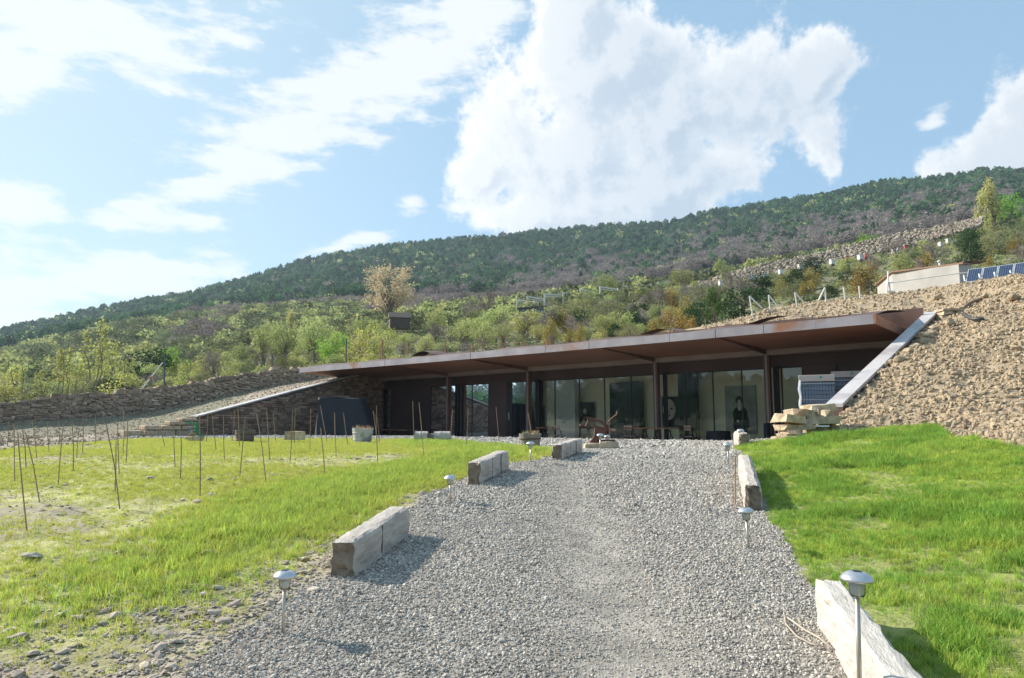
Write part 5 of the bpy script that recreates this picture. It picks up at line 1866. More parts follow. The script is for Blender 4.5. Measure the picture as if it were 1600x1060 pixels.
mb = MB(); mb.tube([at(1469, 420, 33), at(1468, 409, 33)], .05, 8); mb.tube([at(1468, 410, 33), at(1466, 408, 33)], .07, 8); mb.build('vent_pipe', MAT['white'], SH, world=True)
mb = MB(); mb.box(at(1518, 410.5, 34), (1.1, .6, .03)); mb.build('roof_sheet', MAT['mortar'], SH, world=True)
mb = MB(); mb.tube([at(1388, 443, 31), at(1422, 438, 30.8), at(1486, 429, 30.5), at(1512, 426, 30.4)], .022, 6); mb.build('rail_pipe', MAT['white'], SH, world=True)
T = thing('ladder_frame', 'white ladder-like frame leaning at the end of the pale shed', 'ladder', at(1388, 458, 31))
for a, b in (((1388, 424), (1386, 458)), ((1389, 441), (1391, 457)), ((1386, 456), (1398, 455)), ((1387, 443), (1397, 441))):
    mb = MB(); mb.tube([at(*a, 31), at(*b, 31)], .035, 6); mb.build('bar', MAT['white'], T, world=True)

base_px = [(1509, 441), (1533, 439), (1557, 436.5), (1582, 434), (1606, 432), (1631, 430)]
top_px = [(1513, 421), (1537, 418.5), (1561, 415.5), (1586, 412), (1611, 409), (1637, 406)]
SOL = thing('solar_array', 'row of tilted blue solar panels beside the pale shed', 'solar panels', at(1560, 440, 27))
for i in range(5):
    Yb = 26.2 - i * .35; Yb2 = Yb - .33
    a, b = at(*base_px[i], Yb), at(base_px[i + 1][0] - 1.2, base_px[i + 1][1], Yb2)
    d, c = at(*top_px[i], Yb + .35), at(top_px[i + 1][0] - 1.2, top_px[i + 1][1], Yb2 + .35)
    nrm = (b - a).cross(d - a).normalized()
    if nrm.y > 0: nrm = -nrm
    mb = MB(); mb.hexa([a - nrm * .04, b - nrm * .04, b, a, d - nrm * .04, c - nrm * .04, c, d])
    f = mb.build('solar_panel', MAT['aluminium'], SOL, world=True)
    cols, rows_ = 6, 1
    m2 = MB()
    for u in range(6):
        for v in range(9):
            u0, u1 = .045 + .91 * u / 6 + .008, .045 + .91 * (u + 1) / 6 - .008
            v0, v1 = .03 + .94 * v / 9 + .004, .03 + .94 * (v + 1) / 9 - .004
            P = lambda uu, vv: a.lerp(b, uu).lerp(d.lerp(c, uu), vv) + nrm * .004
            m2.add([P(u0, v0), P(u1, v0), P(u1, v1), P(u0, v1)], [(0, 1, 2, 3)])
    o = m2.build('cells', MAT['solar'], f); o['kind'] = 'stuff'
mb = MB()
for i in range(6):
    Yb = 26.2 - i * .33
    mb.tube([at(base_px[i][0], base_px[i][1], Yb) + Vector((.05, 0, -.6)), at(base_px[i][0], base_px[i][1], Yb) + Vector((.05, .15, .3))], .03, 6)
o = mb.build('mounting_legs', MAT['aluminium'], SOL, world=True); o['kind'] = 'stuff'

# ---- pipe and branch lying on the soil
def lying(name, label, cat, pp, mat, rad):
    pts = [Vector(p) for p in pp]
    T = thing(name, label, cat, pts[0])
    mb = MB(); mb.tube([p - pts[0] for p in pts], rad, 8); mb.build(name + '_length', MAT[mat], T, smooth=True)


def bank_px(px, py, lo=12, hi=40):
    r = ray(px, py)
    ys = np.linspace(lo, hi, 1500); x_ = r.x / r.y * ys; z_ = r.z / r.y * ys
    h = bank_h(x_, ys)
    i = int(np.argmax(z_ < h)); return Vector((x_[i], ys[i], EZ + h[i] + .06))


lying('branch', 'bent grey branch lying on the tan soil above the small squared stones', 'branch', [bank_px(*p) for p in ((1507, 483), (1515, 477), (1524, 473), (1535, 470))], 'hoseb', .05)
lying('pipe', 'dark pipe end poking from the soil beside the small squared stones', 'pipe', [bank_px(*p) for p in ((1504, 492), (1510, 498), (1520, 502), (1536, 502))], 'hose', .05)
# dried cords on the gravel by the whitened beam
cp = [(1225, 965), (1228, 985), (1245, 1003), (1268, 1018), (1290, 1022)]
lying('dried_cord', 'pale dried plant cord lying on the gravel by the whitened beam', 'cord', [ground_px(*p) + Vector((0, 0, .025)) for p in cp], 'tassel', .004)
cp = [(1232, 978), (1258, 996), (1280, 1010), (1302, 1026)]
lying('dried_cord', 'second pale cord crossing the gravel nearer the whitened beam', 'cord', [ground_px(*p) + Vector((0, 0, .03)) for p in cp], 'tassel', .005)

# ---- rocks beside the right coping, individually
RK = [stone_mesh('rock_%d' % k, MAT['tanstone'] if k % 2 else MAT['clod'], .6, 100 + k, .3, 2) for k in range(5)]
rocks = [(1378, 535, 12), (1392, 527, 14), (1404, 521, 12), (1388, 541, 10), (1412, 534, 16), (1427, 528, 14), (1402, 547, 13), (1420, 541, 12), (1438, 520, 13), (1444, 529, 18), (1457, 524, 14), (1459, 515, 12),
         (1390, 558, 13), (1372, 551, 11), (1368, 562, 12), (1380, 570, 14), (1357, 580, 14), (1349, 590, 9), (1430, 513, 12), (1484, 508, 15), (1494, 517, 10), (1352, 570, 10), (1470, 478, 10), (1465, 468, 14), (1540, 466, 10), (1585, 468, 16), (1590, 548, 14), (1593, 520, 10)]
for i, (px, py, w) in enumerate(rocks):
    p = bank_px(px, py)
    d_ = float(side(p.x, p.y, RW0, RWD))
    if d_ > -.25 and p.y < 22:
        p.x -= DV[0] * (d_ + .3); p.y -= DV[1] * (d_ + .3); p.z = surf(p.x, p.y) + .03
    o = bpy.data.objects.new('rock', RK[i % 5]); C.objects.link(o)
    o.location = p; s = sizepx(w, p.y) / 2 / .75
    o.scale = (s, s * .8, s * random.uniform(.8, 1.1)); o.rotation_euler = (random.uniform(-.3, .3), random.uniform(-.3, .3), random.uniform(0, 6))
    tag(o, ('large' if w > 14 else 'medium' if w > 11 else 'small') + ' pale rock ' + ('near the head of the sloping coping' if px > 1425 else 'along the lower sloping coping' if px < 1400 else 'beside the middle of the coping'), 'rock', 'loose rocks beside the sloping coping')

# ---- white rails of the terraced plot, hut, tin shed, beehives
RL = [(808, 473, 842, 477), (824, 468, 852, 472), (851, 464, 880, 466), (880, 462, 905, 464), (907, 457, 928, 460), (938, 453, 967, 457), (966, 451, 1010, 453), (997, 446, 1030, 449), (1028, 443, 1048, 445)]
for i, (x0, y0, x1, y1) in enumerate(RL):
    Y = 112
    g = at(x0, y0 + 5, Y)
    y0 -= 4; y1 -= 4
    T = thing('white_rail', ('first', 'second', 'third', 'fourth', 'fifth', 'sixth', 'seventh', 'eighth', 'ninth')[i] + ' white rail bay up the far terrace, counted from the tin shed', 'rail', g, 0, 'white rails on the far terrace')
    mb = MB(); mb.tube([(0, 0, -1.5), at(x0, y0 - 1, Y) - g], .14, 6); mb.build('post', MAT['white'], T)
    mb = MB(); mb.tube([at(x0, y0, Y) - g, at(x1, y1, Y + 2) - g], .12, 5); mb.build('rail', MAT['white'], T)
    mb = MB(); mb.tube([at(x0, y0 + 3.4, Y) - g, at(x1, y1 + 2.6, Y + 2) - g], .09, 5); mb.build('rail', MAT['white'], T)
g = at(624, 505, 95)
T = thing('hut', 'small dark wooden hut with a pitched roof below the orange-buff tree', 'hut', g)
w, h = sizepx(31, 95), sizepx(7, 95)
mb = MB(); mb.box((0, 0, h / 2 - .4), (w, w * .8, h + .8)); mb.build('hut_wall', MAT['hutwood'], T)
mb = MB(); r = sizepx(10, 95)
mb.add([(-w * .56, -w * .45, h), (w * .56, -w * .45, h), (w * .56, w * .45, h), (-w * .56, w * .45, h), (-w * .56, 0, h + r), (w * .56, 0, h + r)], [(0, 1, 5, 4), (2, 3, 4, 5), (0, 4, 3), (1, 2, 5), (3, 2, 1, 0)])
mb.build('roof', MAT['mortar'], T); T.rotation_euler = (0, 0, .25)
g = at(832, 492, 95)
T = thing('tin_shed', 'low blue-grey tin shed among bushes below the white rails', 'shed', g)
w, h = sizepx(46, 95), sizepx(9, 95)
mb = MB(); mb.box((0, 0, h / 2 - .5), (w, 2.5, h + 1)); mb.build('tin_wall', MAT['bluetin'], T)
mb = MB(); mb.box((0, 0, h + .06), (w * 1.04, 2.9, .12)); mb.build('roof', MAT['mortar'], T); T.rotation_euler = (0, -.07, 0)
HV = [(1126, 443, 'w'), (1173, 433, 'w'), (1180, 434, 'w'), (1196, 430, 'w'), (1220, 425, 'w'), (1250, 417, 'g'), (1274, 413, 'w'), (1300, 409, 'w'), (1324, 403, 'r'), (1344, 402, 'w'), (1354, 399, 'r'),
      (1397, 392, 'w'), (1405, 391, 'w'), (1416, 386, 'r'), (1430, 386, 'd'), (1448, 386, 'w'), (1470, 382, 'w'), (1482, 377, 'g')]
ORD = 'first second third fourth fifth sixth seventh eighth ninth tenth eleventh twelfth thirteenth fourteenth fifteenth sixteenth seventeenth eighteenth'.split()
for i, (px, py, k) in enumerate(HV):
    Y = 98
    g = at(px, py + 4, Y)
    col = {'w': 'white', 'g': 'pale grey', 'r': 'red', 'd': 'dark'}[k]
    T = thing('beehive', f'{col} beehive on the far terrace, {ORD[i]} from the lower end of the row', 'beehive', g, random.uniform(-.3, .3), 'beehives on the far terrace')
    m = {'w': 'white', 'g': 'cardboard', 'r': 'redpaint', 'd': 'hutwood'}[k]
    mb = MB(); mb.box((0, 0, .3), (.5, .48, .60)); mb.build('hive_box', MAT[m], T)
    mb = MB(); mb.box((0, 0, .64), (.6, .58, .08)); mb.build('lid', MAT['white' if k != 'd' else 'bluetin'], T)
    mb = MB(); mb.box((0, 0, -.15), (.5, .5, .30)); mb.build('stand', MAT['mortar'], T)

# ================================================================== trees and bushes
def land_z(x, y):
    r = math.hypot(x, y); az = math.atan2(x, y)
    z = -99
    if r > 43: z = float(far_h(np.array([az]), np.array([r]))[0])
    if y < 59 and -26 < x < 30 and y > 19: z = max(z, float(bank_h(np.array([x]), np.array([y]))[0]))
    if y < 58 and r < 60: z = max(z, gz(x, y))
    return EZ + z


def quads(C_, size, aspect=1.0, rs=None, up=0.0):
    n = len(C_)
    a = rs.normal(size=(n, 3)); a /= np.linalg.norm(a, axis=1)[:, None]
    b = rs.normal(size=(n, 3)); b[:, 2] += up; b -= (b * a).sum(1)[:, None] * a; b /= np.linalg.norm(b, axis=1)[:, None]
    s = size * rs.uniform(.6, 1.3, n)[:, None]
    a = a * s * .5; b = b * s * .5 * aspect
    V = np.stack([C_ - a - b * .3, C_ + b * -.9, C_ + a - b * .2, C_ + b], 1).reshape(-1, 3)
    Fc = np.arange(4 * n).reshape(n, 4)
    return V, Fc


def cluster_pts(cl, n, rs, shell=.45):
    cl = np.array(cl)
    w = (cl[:, 3] * cl[:, 4]) ** 1.2
    k = rs.choice(len(cl), n, p=w / w.sum())
    d = rs.normal(size=(n, 3)); d /= np.linalg.norm(d, axis=1)[:, None]
    r = (shell + (1 - shell) * rs.rand(n)) ** .8
    r = np.where(rs.rand(n) < .16, rs.uniform(1.0, 1.5, n), r)
    p = cl[k, :3] + d * r[:, None] * np.c_[cl[k, 3], cl[k, 3], cl[k, 4]]
    p += rs.normal(size=(n, 3)) * .012
    p[:, 2] = np.maximum(p[:, 2], .01)
    return p


def limb(mb, a, b, r0, r1, rs, n=4, sides=5):
    a = Vector(a); b = Vector(b)
    pts = []
    for i in range(n + 1):
        t = i / n
        p = a.lerp(b, t)
        if 0 < i < n: p += Vector(rs.normal(size=3)) * (b - a).length * .04
        pts.append(p)
    mb.tube(pts, [r0 + (r1 - r0) * i / n for i in range(n + 1)], sides, cap=False)
    return pts


KIND = {
    'spring': dict(mat='spring', w=.46, z0=.22, n=1500, size=.045, ncl=16, cr=.15),
    'yellowbush': dict(mat='yellow', w=.50, z0=.08, n=1100, size=.045, ncl=15, cr=.15),
    'olive': dict(mat='olive', w=.60, z0=.05, n=1900, size=.042, ncl=18, cr=.17),
    'dark': dict(mat='dark', w=.48, z0=.05, n=1900, size=.045, ncl=16, cr=.17),
    'juniper': dict(mat='juniper', w=.42, z0=.05, n=1700, size=.042, ncl=15, cr=.10, tall=2.4),
    'tree': dict(mat='spring', w=.36, z0=.40, n=1700, size=.032, ncl=16, cr=.13),
    'fresh': dict(mat='fresh', w=.42, z0=.15, n=1500, size=.045, ncl=14, cr=.16),
    'orange': dict(mat='orange', w=.42, z0=.30, n=4200, size=.024, ncl=24, cr=.10),
    'poplar': dict(mat='buff', w=.13, z0=.05, n=1500, size=.028, ncl=16, cr=.055, tall=2.4),
    'pine': dict(mat='pine', w=.30, z0=.18, n=2600, size=.030, ncl=22, cr=.10, tall=.7),
}


def make_kind(kind, seed):
    rs = np.random.RandomState(seed)
    mb = MB()
    if kind == 'bare' or kind == 'sapling':
        leaves = []
        tw = MB()

        def grow(p, d, L, r, lev):
            q = p + d * L
            m = p.lerp(q, .5) + Vector(rs.normal(size=3)) * L * .06
            (mb if lev < 2 else tw).tube([p, m, q], [r, r * .8, r * .55], 5 if lev < 2 else 3, cap=False)
            if lev >= (4 if kind == 'bare' else 2):
                leaves.append(tuple(q)); leaves.append(tuple(m))
                return
            k = rs.randint(3, 5) if lev else 5
            for i in range(k):
                t = rs.uniform(.35, 1.0)
                nd = (d + Vector(rs.normal(size=3)) * (.50 if lev else .38) + Vector((0, 0, .12))).normalized()
                grow(p.lerp(q, t), nd, L * rs.uniform(.5, .72), r * .52, lev + 1)
        if kind == 'bare':
            for s in range(2):
                grow(Vector((rs.uniform(-.03, .03), rs.uniform(-.03, .03), 0)), Vector((rs.uniform(-.12, .12), rs.uniform(-.1, .1), 1)).normalized(), .40, .016, 0)
            P_ = np.array(leaves); P_ = P_[rs.choice(len(P_), min(900, len(P_)))] + rs.normal(size=(min(900, len(P_)), 3)) * .012
            V, Fc = quads(P_, .05, .12, rs, 1.0)
            mat = 'twig'
        else:
            for s in range(3):
                x, y = rs.uniform(-.10, .10), rs.uniform(-.08, .08)
                h = rs.uniform(.75, 1.0)
                top = Vector((x + rs.uniform(-.06, .06), y, h))
                limb(mb, (x, y, 0), top, .009, .003, rs, 5, 5)
                for i in range(26):
                    t = rs.uniform(.28, 1.0) ** .7
                    p = Vector((x, y, 0)).lerp(top, t)
                    d = Vector((rs.normal(), rs.normal(), .9)).normalized()
                    q = p + d * rs.uniform(.05, .15) * (1.25 - t)
                    tw.tube([p, q], [.0022, .001], 3, cap=False)
                    leaves += [tuple(p.lerp(q, u)) for u in (.6, 1.0, 1.05)] * 2
            P_ = np.array(leaves) + rs.normal(size=(len(leaves), 3)) * .016
            V, Fc = quads(P_, .030, .8, rs)
            mat = 'yellow'
        tr = mb.mesh('trunk_' + kind, MAT['bark'])
        b = len(V)
        vs = [tuple(v) for v in V] + tw.v
        fs = [tuple(f) for f in Fc] + [tuple(b + i for i in f) for f in tw.f]
        me = bpy.data.meshes.new('crown_' + kind); me.from_pydata(vs, [], fs)
        me.materials.append(MAT[mat]); me.materials.append(MAT['twig'])
        mi = np.zeros(len(fs), np.int32); mi[len(Fc):] = 1
        me.polygons.foreach_set('material_index', mi)
        return tr, me
    K = KIND[kind]
    cl = []
    zc = (K['z0'] + 1) / 2
    for i in range(K['ncl']):
        while True:
            p = rs.uniform(-1, 1, 3)
            if np.linalg.norm(p) < 1: break
        if kind == 'pine': wz = 1.15 - (p[2] + 1) / 2
        elif kind in ('juniper', 'poplar'): wz = 1 - .6 * max(0, p[2])
        else: wz = 1
        c = (p[0] * K['w'] * .8 * wz, p[1] * K['w'] * .8 * wz, zc + p[2] * (1 - K['z0']) / 2 * .85)
        r = K['cr'] * rs.uniform(.65, 1.3)
        cl.append((*c, r, r * K.get('tall', .9)))
    top = (0, 0, .86)
    limb(mb, (0, 0, -.05), (rs.uniform(-.02, .02), 0, .8), .020 if kind != 'poplar' else .012, .006, rs, 5, 6)
    for c in cl:
        t = min(.75, max(.06, c[2] * .55))
        limb(mb, (0, 0, t), (c[0], c[1], c[2]), .009, .003, rs, 3, 4)
    P_ = cluster_pts(cl, K['n'], rs)
    V, Fc = quads(P_, K['size'], .8, rs)
    return mb.mesh('trunk_' + kind, MAT['bark']), np_mesh('crown_' + kind, V, Fc, MAT[K['mat']])


VAR = {}
for kk in list(KIND) + ['bare', 'sapling']:
    nv = 1 if kk in ('orange', 'fresh') else 3
    VAR[kk] = [make_kind(kk, 300 + 17 * i + hash2(np.array([len(kk)]), np.array([i]))[0].astype(int)) for i in range(nv)]

NAME = {'spring': 'leafy_bush', 'yellowbush': 'leafy_bush', 'olive': 'shrub', 'dark': 'evergreen_bush', 'juniper': 'juniper_bush', 'tree': 'leafy_tree', 'fresh': 'leafy_tree',
        'orange': 'leafy_tree', 'poplar': 'poplar_tree', 'pine': 'pine_tree', 'bare': 'bare_tree', 'sapling': 'young_tree'}


def plant(kind, x, y, z, h, label, group=None, wide=1.0, cat=None):
    tr, cr = random.choice(VAR[kind])
    T = thing(NAME[kind], label, cat or ('tree' if 'tree' in NAME[kind] else 'bush'), (x, y, z), random.uniform(0, 6.28), group)
    T.scale = (h * wide, h * wide, h)
    o = bpy.data.objects.new('trunk', tr); C.objects.link(o); o.parent = T
    o = bpy.data.objects.new('crown', cr); C.objects.link(o); o.parent = T
    return T


def plant_px(kind, px, ybase, ytop, Y, label, group=None, wide=1.0):
    p = at(px, ybase, Y)
    z = land_z(p.x, p.y)
    top = at(px, ytop, Y).z
    zb = z if abs(z - p.z) < 6 else p.z
    zb = min(zb, p.z + .4)
    return plant(kind, p.x, p.y, zb - .05, max(top - zb, .5), label, group, wide)


SPEC = [
    ('orange', 607, 498, 409, 105, 'big buff-orange tree with a rounded airy crown behind the dark hut', None, 1.0),
    ('bare', 762, 500, 430, 100, 'tall pale bare tree with upswept twigs on the slope behind the canopy', None, 1.1),
    ('bare', 735, 500, 455, 103, 'smaller pale bare tree beside the tall upswept one', None, 1.2),
    ('poplar', 455, 525, 474, 115, 'single narrow yellow-green poplar standing before the grey wood', None, 1.0),
    ('poplar', 1535, 352, 294, 126, 'shorter of two narrow yellow-green poplars above the stone terrace', None, 1.0),
    ('poplar', 1553, 352, 274, 126, 'taller of two narrow yellow-green poplars above the stone terrace', None, 1.0),
    ('fresh', 1583, 350, 305, 128, 'round bright green tree beside the two poplars', None, 1.3),
    ('bare', 1492, 376, 334, 108, 'pale leafing shrub tree at the upper end of the stone terrace', None, 1.0),
    ('fresh', 1353, 386, 367, 127, 'small fresh green bush just behind the stone terrace', None, 1.5),
    ('fresh', 264, 585, 541, 78, 'fresh bright green tree behind the metal post with a white brace', None, 1.1),
    ('pine', 1116, 512, 445, 41, 'bright green young pine at the edge of the tan soil bank', None, 1.0),
    ('dark', 1093, 515, 470, 42, 'dark bush behind the bright young pine', None, 1.2),
    ('dark', 1160, 486, 440, 46, 'broad dark bush just behind the first metal support', None, 1.4),
    ('juniper', 1052, 530, 478, 40, 'tall rusty brown juniper above the canopy', None, 1.2),
    ('juniper', 1028, 530, 490, 40, 'rusty juniper clump left of the tallest one above the canopy', None, 1.2),
    ('juniper', 1075, 526, 488, 41, 'green and rusty juniper between the tallest one and the pine', None, 1.3),
    ('juniper', 907, 540, 508, 40, 'small golden orange juniper standing alone above the canopy', None, 1.0),
    ('juniper', 862, 535, 500, 45, 'golden brown juniper beside the pale bushes above the canopy', None, 1.1),
    ('juniper', 1356, 458, 410, 46, 'large golden brown juniper left of the white ladder frame', None, 1.3),
    ('juniper', 1448, 425, 393, 60, 'golden brown juniper behind the roof of the pale shed', None, 1.3),
    ('juniper', 1590, 408, 372, 62, 'golden brown juniper behind the solar panels', None, 1.2),
    ('olive', 915, 505, 455, 72, 'large grey-green rounded bush in the middle of the slope', None, 1.1),
    ('olive', 955, 512, 468, 66, 'dark olive bush beside the large rounded one', None, 1.1),
    ('spring', 940, 464, 430, 118, 'pale green round tree behind the white rails', None, 1.4),
    ('sapling', 93, 628, 528, 47, 'slender young tree with a dark straight stem, lowest of the tall ones behind the wall', None, 1.0),
    ('sapling', 143, 624, 492, 48, 'tallest slender young tree with golden top behind the dry stone wall', None, 1.0),
    ('sapling', 170, 622, 530, 49, 'slender young tree with golden leaves just right of the tallest', None, 1.0),
    ('sapling', 118, 624, 555, 47, 'thin young tree between the two tall stems behind the wall', None, 1.1),
    ('sapling', 195, 620, 560, 50, 'short young tree with yellow leaves behind the wall', None, 1.3),
    ('sapling', 60, 632, 575, 48, 'short young tree beside the dark straight stem', None, 1.3),
    ('sapling', 20, 640, 560, 45, 'young tree with spreading yellow-green sprays at the wall end', None, 1.5),
    ('yellowbush', 190, 620, 574, 46, 'yellow-green leafy bush over the dry stone wall', None, 1.3),
    ('yellowbush', 8, 645, 592, 44, 'yellow-green bush at the lowest end of the dry stone wall', None, 1.3),
    ('yellowbush', 578, 575, 500, 50, 'tall yellow-green bush behind the first canopy post', None, .8),
    ('yellowbush', 560, 572, 515, 51, 'yellow-green bush left of the tall one behind the canopy', None, .9),
    ('dark', 228, 598, 545, 74, 'dark evergreen bush left of the fresh green tree', None, 1.4),
    ('dark', 372, 583, 560, 76, 'dark low bush above the dry stone wall', None, 1.8),
    ('dark', 175, 615, 590, 52, 'dark bush low behind the dry stone wall among yellow leaves', None, 1.6),
    ('olive', 1010, 475, 455, 95, 'dark olive bush below the white rails', None, 1.8),
    ('dark', 1000, 505, 470, 70, 'dark upright bush on the slope below the white rails', None, 1.0),
    ('spring', 1065, 455, 420, 112, 'pale yellow-green tree where the stone terrace begins', None, 1.2),
    ('spring', 1130, 440, 400, 100, 'pale thin young tree beside the first beehive', None, .6),
    ('olive', 1560, 400, 350, 70, 'dark green tall bush at the upper slope below the poplars', None, 1.0),
    ('olive', 1594, 405, 345, 66, 'dark green tall bush at the edge of the picture below the poplars', None, 1.0),
    ('dark', 1520, 395, 362, 75, 'dark green bush beside the last beehive', None, 1.4),
    ('tree', 490, 578, 500, 58, 'young spring tree with a thin trunk behind the canopy tip', None, 1.0),
    ('fresh', 520, 580, 520, 55, 'fresh green round bush behind the canopy tip', None, 1.2),
    ('tree', 445, 578, 505, 62, 'spring tree with a thin trunk above the end of the dry wall', None, 1.0),
    ('tree', 410, 580, 508, 66, 'spring tree left of the thin trunked one above the dry wall', None, .9),
]
for kind, px, yb, yt, Y, lab, grp, wide in SPEC:
    plant_px(kind, px, yb, yt, Y, lab, grp, wide)

# the loose cover of bushes on the slope: every one a plant of its own
rr_ = random.Random(77)
ADJ = {'spring': 'pale spring-green leafy bush', 'yellowbush': 'yellow-green leafy bush', 'olive': 'grey-green shrub', 'dark': 'dark evergreen bush', 'juniper': 'rusty golden juniper bush',
       'tree': 'small spring tree', 'bare': 'grey leafless bush', 'sapling': 'thin young tree'}


def where(px, Y):
    d = {47: 'close', 56: 'close', 68: 'midway up', 82: 'high', 98: 'high'}[Y]
    if px < 260: return d + ' behind the dry stone wall'
    if px < 480: return d + ' above the dry wall end'
    if px < 800: return d + ' behind the wire fence'
    if px < 1130: return d + ' above the middle canopy'
    if px < 1400: return d + ' behind the metal supports'
    return d + ' behind the pale shed'


cnt = 0
for Y, step, h0, h1 in ((47, 22, 1.0, 2.0), (56, 24, 1.3, 2.8), (68, 22, 1.6, 3.2), (82, 20, 1.8, 3.6), (98, 18, 1.8, 3.6)):
    px = -50
    while px < 1640:
        px += step * rr_.uniform(.6, 1.5)
        y = Y * rr_.uniform(.93, 1.07)
        x = (px - 800) / F * y
        if Y == 47 and (px > 1130 or px < 230): continue
        if px > 1130 and rr_.random() < .35: continue
        if 1360 < px < 1640 and y < 56: continue
        if abs(px - 640) < 30 and Y > 80: continue
        if abs(px - 825) < 24 and Y >= 82: continue
        if px > 1100 and Y == 98: continue
        z = land_z(x, y)
        py = 665 - (z - EZ) / y * F
        if px < 350: ks, ws = ('spring', 'yellowbush', 'olive', 'dark', 'bare', 'sapling'), (2.6, 2.2, 2.6, 1.4, 3.6, 2.4)
        elif px < 850: ks, ws = ('spring', 'yellowbush', 'olive', 'tree', 'bare', 'fresh'), (3.6, 2.6, 2.2, 2.5, 3.4, .0)
        elif px < 1130: ks, ws = ('spring', 'yellowbush', 'olive', 'dark', 'bare', 'juniper'), (3, 1, 2.6, 1.4, 3, 1.6)
        else: ks, ws = ('spring', 'olive', 'dark', 'bare', 'juniper'), (2.2, 3.2, 2.2, 2, 1.6)
        k = rr_.choices(ks, ws)[0]
        h = rr_.uniform(h0, h1) * (1.25 if k in ('tree', 'sapling', 'bare') else .9)
        if Y == 47: h *= .8
        plant(k, x, y, z - .08, h, f'{ADJ[k]} {where(px, Y)}', f'{ADJ[k]} {where(px, Y)}', rr_.uniform(.95, 1.5))
        cnt += 1

# ================================================================== what nobody could count
def far_proto(name, mat, n, size, w, z0, shape, seed, aspect=.8, up=0.0):
    rs = np.random.RandomState(seed)
    p = rs.normal(size=(n, 3)); p /= np.linalg.norm(p, axis=1)[:, None]
    p *= (.55 + .45 * rs.rand(n))[:, None]
    t = (p[:, 2] + 1) / 2
    wz = (1.25 - t) if shape == 'cone' else np.ones(n)
    lob = 1 + .25 * np.sin(np.arctan2(p[:, 1], p[:, 0]) * 3 + seed) * np.sin(t * 7 + seed)
    P_ = np.c_[p[:, 0] * w * wz * lob, p[:, 1] * w * wz * lob, z0 + t * (1 - z0)]
    V, Fc = quads(P_, size, aspect, rs, up)
    return proto(name, np_mesh(name, V, Fc, MAT[mat]))


FPN = [far_proto('forest_pine_%d' % i, 'fpine', 190, .15, .40 if i % 2 else .33, .08, 'cone' if i % 2 else 'ball', 40 + i) for i in range(5)]
FGR = [far_proto('forest_bare_%d' % i, 'fgrey', 170, .15, .44, .10, 'ball', 50 + i, .35, 1.0) for i in range(4)]
FSC = [far_proto('scrub_bush_%d' % i, 'fscrub', 110, .17, .55, .02, 'ball', 60 + i) for i in range(3)]
FSP = [far_proto('scrub_pale_%d' % i, 'spring', 110, .15, .5, .02, 'ball', 70 + i) for i in range(2)]


def polar(n, a0, a1, r0, r1):
    az = RS.uniform(a0, a1, n); r = np.sqrt(RS.uniform(r0 * r0, r1 * r1, n))
    return az, r


def put(name, az, r, hh, protos, label, wide=(.9, 1.3)):
    x, y = np.sin(az) * r, np.cos(az) * r
    z = EZ + far_h(az, r) - .2
    n = len(az)
    h = hh(n)
    w = h * RS.uniform(wide[0], wide[1], n)
    scatter(name, np.c_[x, y, z], np.c_[np.zeros(n), np.zeros(n), RS.uniform(0, 6.28, n)], np.c_[w, w, h], protos, label)


az, r = polar(30000, -.72, .72, 330, 790)
px = 800 + np.tan(az) * F
greyp = np.clip((px - 560) / 330, 0, 1) * np.clip(1.35 - (r - 380) / 230, 0, 1.1) * .85 + fbm(az * 22, r * .012, 71, 4) * 1.7 - .04
isg = RS.rand(len(az)) < np.clip(greyp, .03, .93)
dens = r > np.where(px < 500, 400, 340)
gap = fbm(az * 30, r * .02, 72, 3) > -.22
m = dens & ~isg
put('pine_forest', az[m], r[m], lambda n: 3.8 + 8.0 * RS.rand(n) ** 1.6, FPN * 6 + FSP[:1], 'dark green pine forest covering the long far hill', (.8, 1.1))
m = dens & isg
put('bare_woodland', az[m], r[m], lambda n: RS.uniform(5.5, 10.0, n), FGR, 'grey leafless woodland on the lower flank of the far hill', (.9, 1.2))
az, r = polar(9500, -.72, .70, 105, 410)
px = 800 + np.tan(az) * F
m0 = (RS.rand(len(az)) < .95) & ((px < 1040) | (r > 150)) & ((fbm(az * 26, r * .03, 81, 3) > -.24) | (r > 300))
pale = RS.rand(len(az)) < .28 + fbm(az * 14, r * .02, 83) * .8
m = m0 & ~pale
put('hill_scrub', az[m], r[m], lambda n: RS.uniform(1.6, 4.2, n), FSC, 'olive scrub scattered over the middle hill')
m = m0 & pale
put('pale_scrub', az[m], r[m], lambda n: RS.uniform(1.6, 4.4, n), FSP, 'pale spring-green scrub on the middle hill')
az, r = polar(3000, -.45, .35, 170, 400)
px = 800 + np.tan(az) * F
m = (fbm(az * 12, r * .015, 91, 3) > .0) & ((px < 1040) | (r > 200))
put('grey_thickets', az[m], r[m], lambda n: RS.uniform(3, 5.5, n), FGR, 'grey leafless thickets on the middle hill')
# woods on the valley sides outside the picture (seen in the glass)
az, r = polar(5500, .8, 2 * math.pi - .8, 130, 780)
put('valley_woods', az, r, lambda n: RS.uniform(7, 12, n), FPN, 'dark woods on the valley side mirrored in the glass')
# low scrub between the single bushes of the near slope
az, r = polar(3600, -.74, .72, 47, 120)
px = 800 + np.tan(az) * F
m = ~((px > 1150) & (r < 60))
put('undergrowth', az[m], r[m], lambda n: RS.uniform(.35, 1.0, n), FSC + FSP, 'low undergrowth between the bushes of the slope', (1.0, 1.7))

